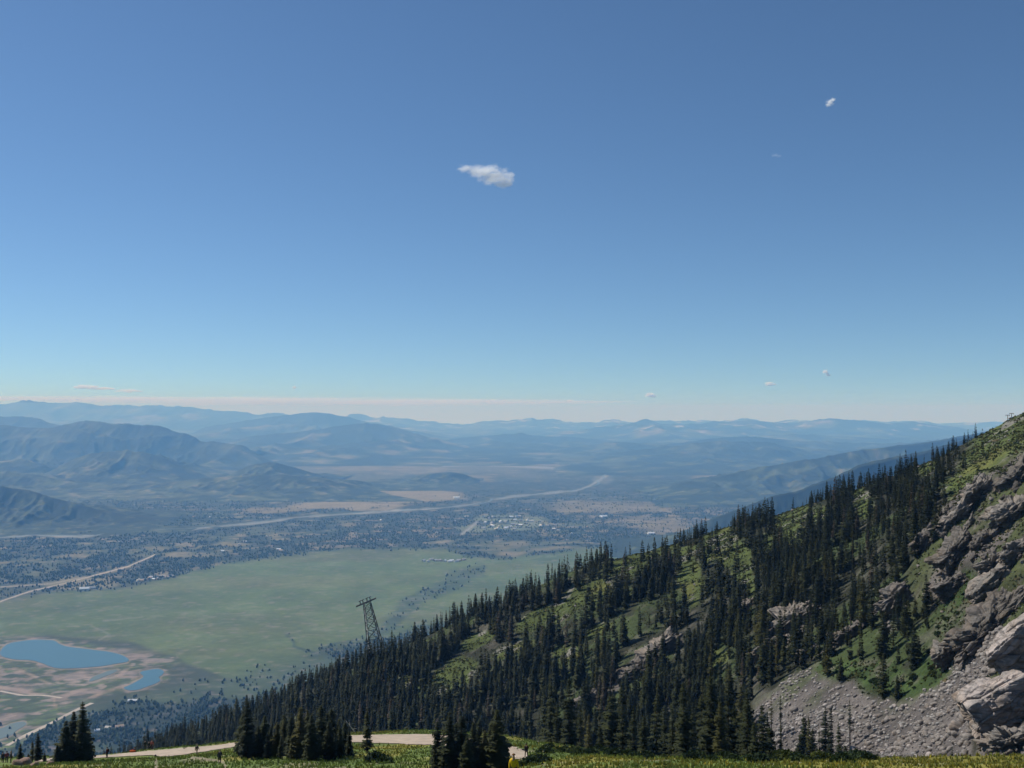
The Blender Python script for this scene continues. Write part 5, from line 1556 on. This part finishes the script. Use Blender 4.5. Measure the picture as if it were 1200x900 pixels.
for i in range(44):
    u, v = rh.uniform(20, 720), rh.uniform(606, 650)
    if poly_sd(np.array([u]), np.array([v]), MEADOW)[0] > 3 and line_d(np.array([u]), np.array([v]), RIVER)[0] > 5:
        house(u, v, 24, 14, 6, rh.uniform(0, 3.1), int(rh.integers(0, 2)), int(rh.integers(0, 4)), 'small house scattered in the wooded river bottom', 'houses scattered in the river bottom')

# ------------------------------------------------------------------ clouds
def cloud(u, v, Y, wpx, hpx, lumps, label, seed, od=3.0, depth=.7, kind=None, thresh=.0, name='cloud', nscale=2.3):
    """a small cloud: a lumpy closed hull filled with broken vapour; lumps are (x, z, r) in half widths"""
    x, y, z = (float(q) for q in P(u, v, Y)); m = Y / F
    a, c_ = wpx * m / 2, hpx * m / 2; b = a * depth
    V, Fc = ICO[3] if wpx < 30 else ico(5)
    rad = np.zeros(len(V))
    for (lx, lz, lr) in lumps:                        # farthest hit of any lump along each direction from the middle
        cen = np.array([lx, 0, lz]); bq = V @ cen; disc = bq * bq - (cen @ cen - lr * lr)
        rad = np.maximum(rad, np.where(disc > 0, bq + np.sqrt(np.maximum(disc, 0)), 0))
    rad = np.maximum(rad, .25) * 1.02 * (1 + .10 * n3(V, 2.5, seed, 3))
    p = V * rad[:, None] * np.array([a, b, c_])
    me_mat = bpy.data.materials.new('cloud_vapour'); me_mat.use_nodes = True
    t = me_mat.node_tree; t.nodes.remove(t.nodes['Principled BSDF'])
    tc0 = N(t, 'ShaderNodeTexCoord'); tc = N(t, 'ShaderNodeMapping'); tc.inputs['Scale'].default_value = (1 / a, 1 / b, 1 / c_)
    t.links.new(tc0.outputs['Object'], tc.inputs[0])
    mp = N(t, 'ShaderNodeMapping'); mp.inputs['Location'].default_value = (seed * 1.7, seed * .9, 0)
    t.links.new(tc.outputs[0], mp.inputs[0])
    no = N(t, 'ShaderNodeTexNoise'); no.inputs['Scale'].default_value = nscale * 1.3; no.inputs['Detail'].default_value = 6; no.inputs['Roughness'].default_value = .62
    t.links.new(mp.outputs[0], no.inputs['Vector'])
    # fade towards the rim of the lumps
    best = None
    for (lx, lz, lr) in lumps:
        sb = N(t, 'ShaderNodeVectorMath', operation='DISTANCE'); sb.inputs[1].default_value = (lx, 0, lz); t.links.new(tc.outputs[0], sb.inputs[0])
        mr = N(t, 'ShaderNodeMapRange'); mr.inputs['From Min'].default_value = lr; mr.inputs['From Max'].default_value = 0; mr.inputs['To Min'].default_value = 0; mr.inputs['To Max'].default_value = 1
        t.links.new(sb.outputs['Value'], mr.inputs['Value'])
        if best is None: best = mr.outputs[0]
        else:
            mx = N(t, 'ShaderNodeMath', operation='MAXIMUM'); t.links.new(best, mx.inputs[0]); t.links.new(mr.outputs[0], mx.inputs[1]); best = mx.outputs[0]
    # broken, torn vapour: noise eats into the lumps
    m1 = N(t, 'ShaderNodeMath', operation='MULTIPLY_ADD'); m1.inputs[1].default_value = 3.4; m1.inputs[2].default_value = -1.95 - thresh
    t.links.new(no.outputs['Fac'], m1.inputs[0])
    ad = N(t, 'ShaderNodeMath', operation='MULTIPLY_ADD'); ad.inputs[1].default_value = 1.0
    t.links.new(best, ad.inputs[0]); t.links.new(m1.outputs[0], ad.inputs[2])
    mr = N(t, 'ShaderNodeMapRange'); mr.inputs['From Min'].default_value = 0.0; mr.inputs['From Max'].default_value = .7
    mr.inputs['To Max'].default_value = od / b
    t.links.new(ad.outputs[0], mr.inputs['Value'])
    ed = N(t, 'ShaderNodeMath', operation='MULTIPLY'); t.links.new(mr.outputs[0], ed.inputs[0])
    e2 = N(t, 'ShaderNodeMapRange'); e2.inputs['From Max'].default_value = .25; t.links.new(best, e2.inputs['Value']); t.links.new(e2.outputs[0], ed.inputs[1])
    mr = ed
    vs2 = N(t, 'ShaderNodeVolumeScatter'); vs2.inputs['Color'].default_value = (1, 1, 1, 1); vs2.inputs['Anisotropy'].default_value = .15
    t.links.new(mr.outputs[0], vs2.inputs['Density']); t.links.new(vs2.outputs[0], t.nodes['Material Output'].inputs['Volume'])
    o = obj(name, mesh_np(name, p, Fc, me_mat), None, (x, y, z))
    tag(o, label, 'cloud', kind=kind)


cloud(569, 205, 7000, 80, 46, [(.22, .0, .62), (.48, -.12, .48), (-.28, .22, .42), (-.62, .32, .30), (-.02, .12, .5), (.5, -.42, .36)], 'small bright white cloud in the middle of the sky', 3, od=5, thresh=.03)
cloud(973, 120, 7000, 22, 18, [(0, 0, .6), (.3, .35, .45), (-.25, -.3, .4)], 'tiny torn cloud high at the upper right', 5, od=5, thresh=.08)
cloud(909, 182, 7000, 20, 9, [(0, 0, .7), (.4, -.2, .4)], 'barely visible cloud wisp below the tiny torn cloud', 6, od=.4, thresh=.05)
cloud(108, 454, 38000, 54, 12, [(-.35, .1, .55), (.05, -.05, .5), (.5, -.2, .42), (.78, -.3, .3)], 'low white cloud above the far left mountains', 7, od=8, thresh=-.1)
cloud(150, 458, 39000, 44, 9, [(0, 0, .7), (.5, -.1, .4), (-.5, 0, .4)], 'faint low cloud right of the low white one at the far left', 8, od=4.8)
cloud(762, 463, 38000, 20, 10, [(0, 0, .75), (.4, -.2, .4)], 'small low cloud above the pointed peak', 9, od=8.8)
cloud(902, 450, 36000, 20, 8, [(0, 0, .75), (.5, -.1, .4)], 'small low cloud right of the pointed peak', 10, od=8.8)
cloud(968, 437, 34000, 15, 13, [(-.1, .2, .6), (.3, -.3, .5)], 'small slanting cloud highest of the low ones at the right', 11, od=7.2)
cloud(580, 470, 42000, 40, 7, [(-.3, 0, .5), (.3, .05, .5)], 'faint flat cloud low above the middle of the skyline', 12, od=6.4)
cloud(668, 470, 42000, 14, 6, [(0, 0, .8)], 'tiny low cloud between the flat cloud and the pointed peak', 13, od=6.0)
cloud(345, 454, 38000, 10, 7, [(0, 0, .8)], 'tiny faint cloud low above the left mountains', 14, od=3.2)
cloud(300, 470, 47000, 900, 22, [(-.62, .25, .4), (-.35, .15, .5), (0, 0, .6), (.35, -.1, .55), (.65, -.1, .4)], 'long pale band of cloud along the horizon', 15, od=4.5, depth=.12, kind='stuff', name='clouds', thresh=-.1, nscale=5)
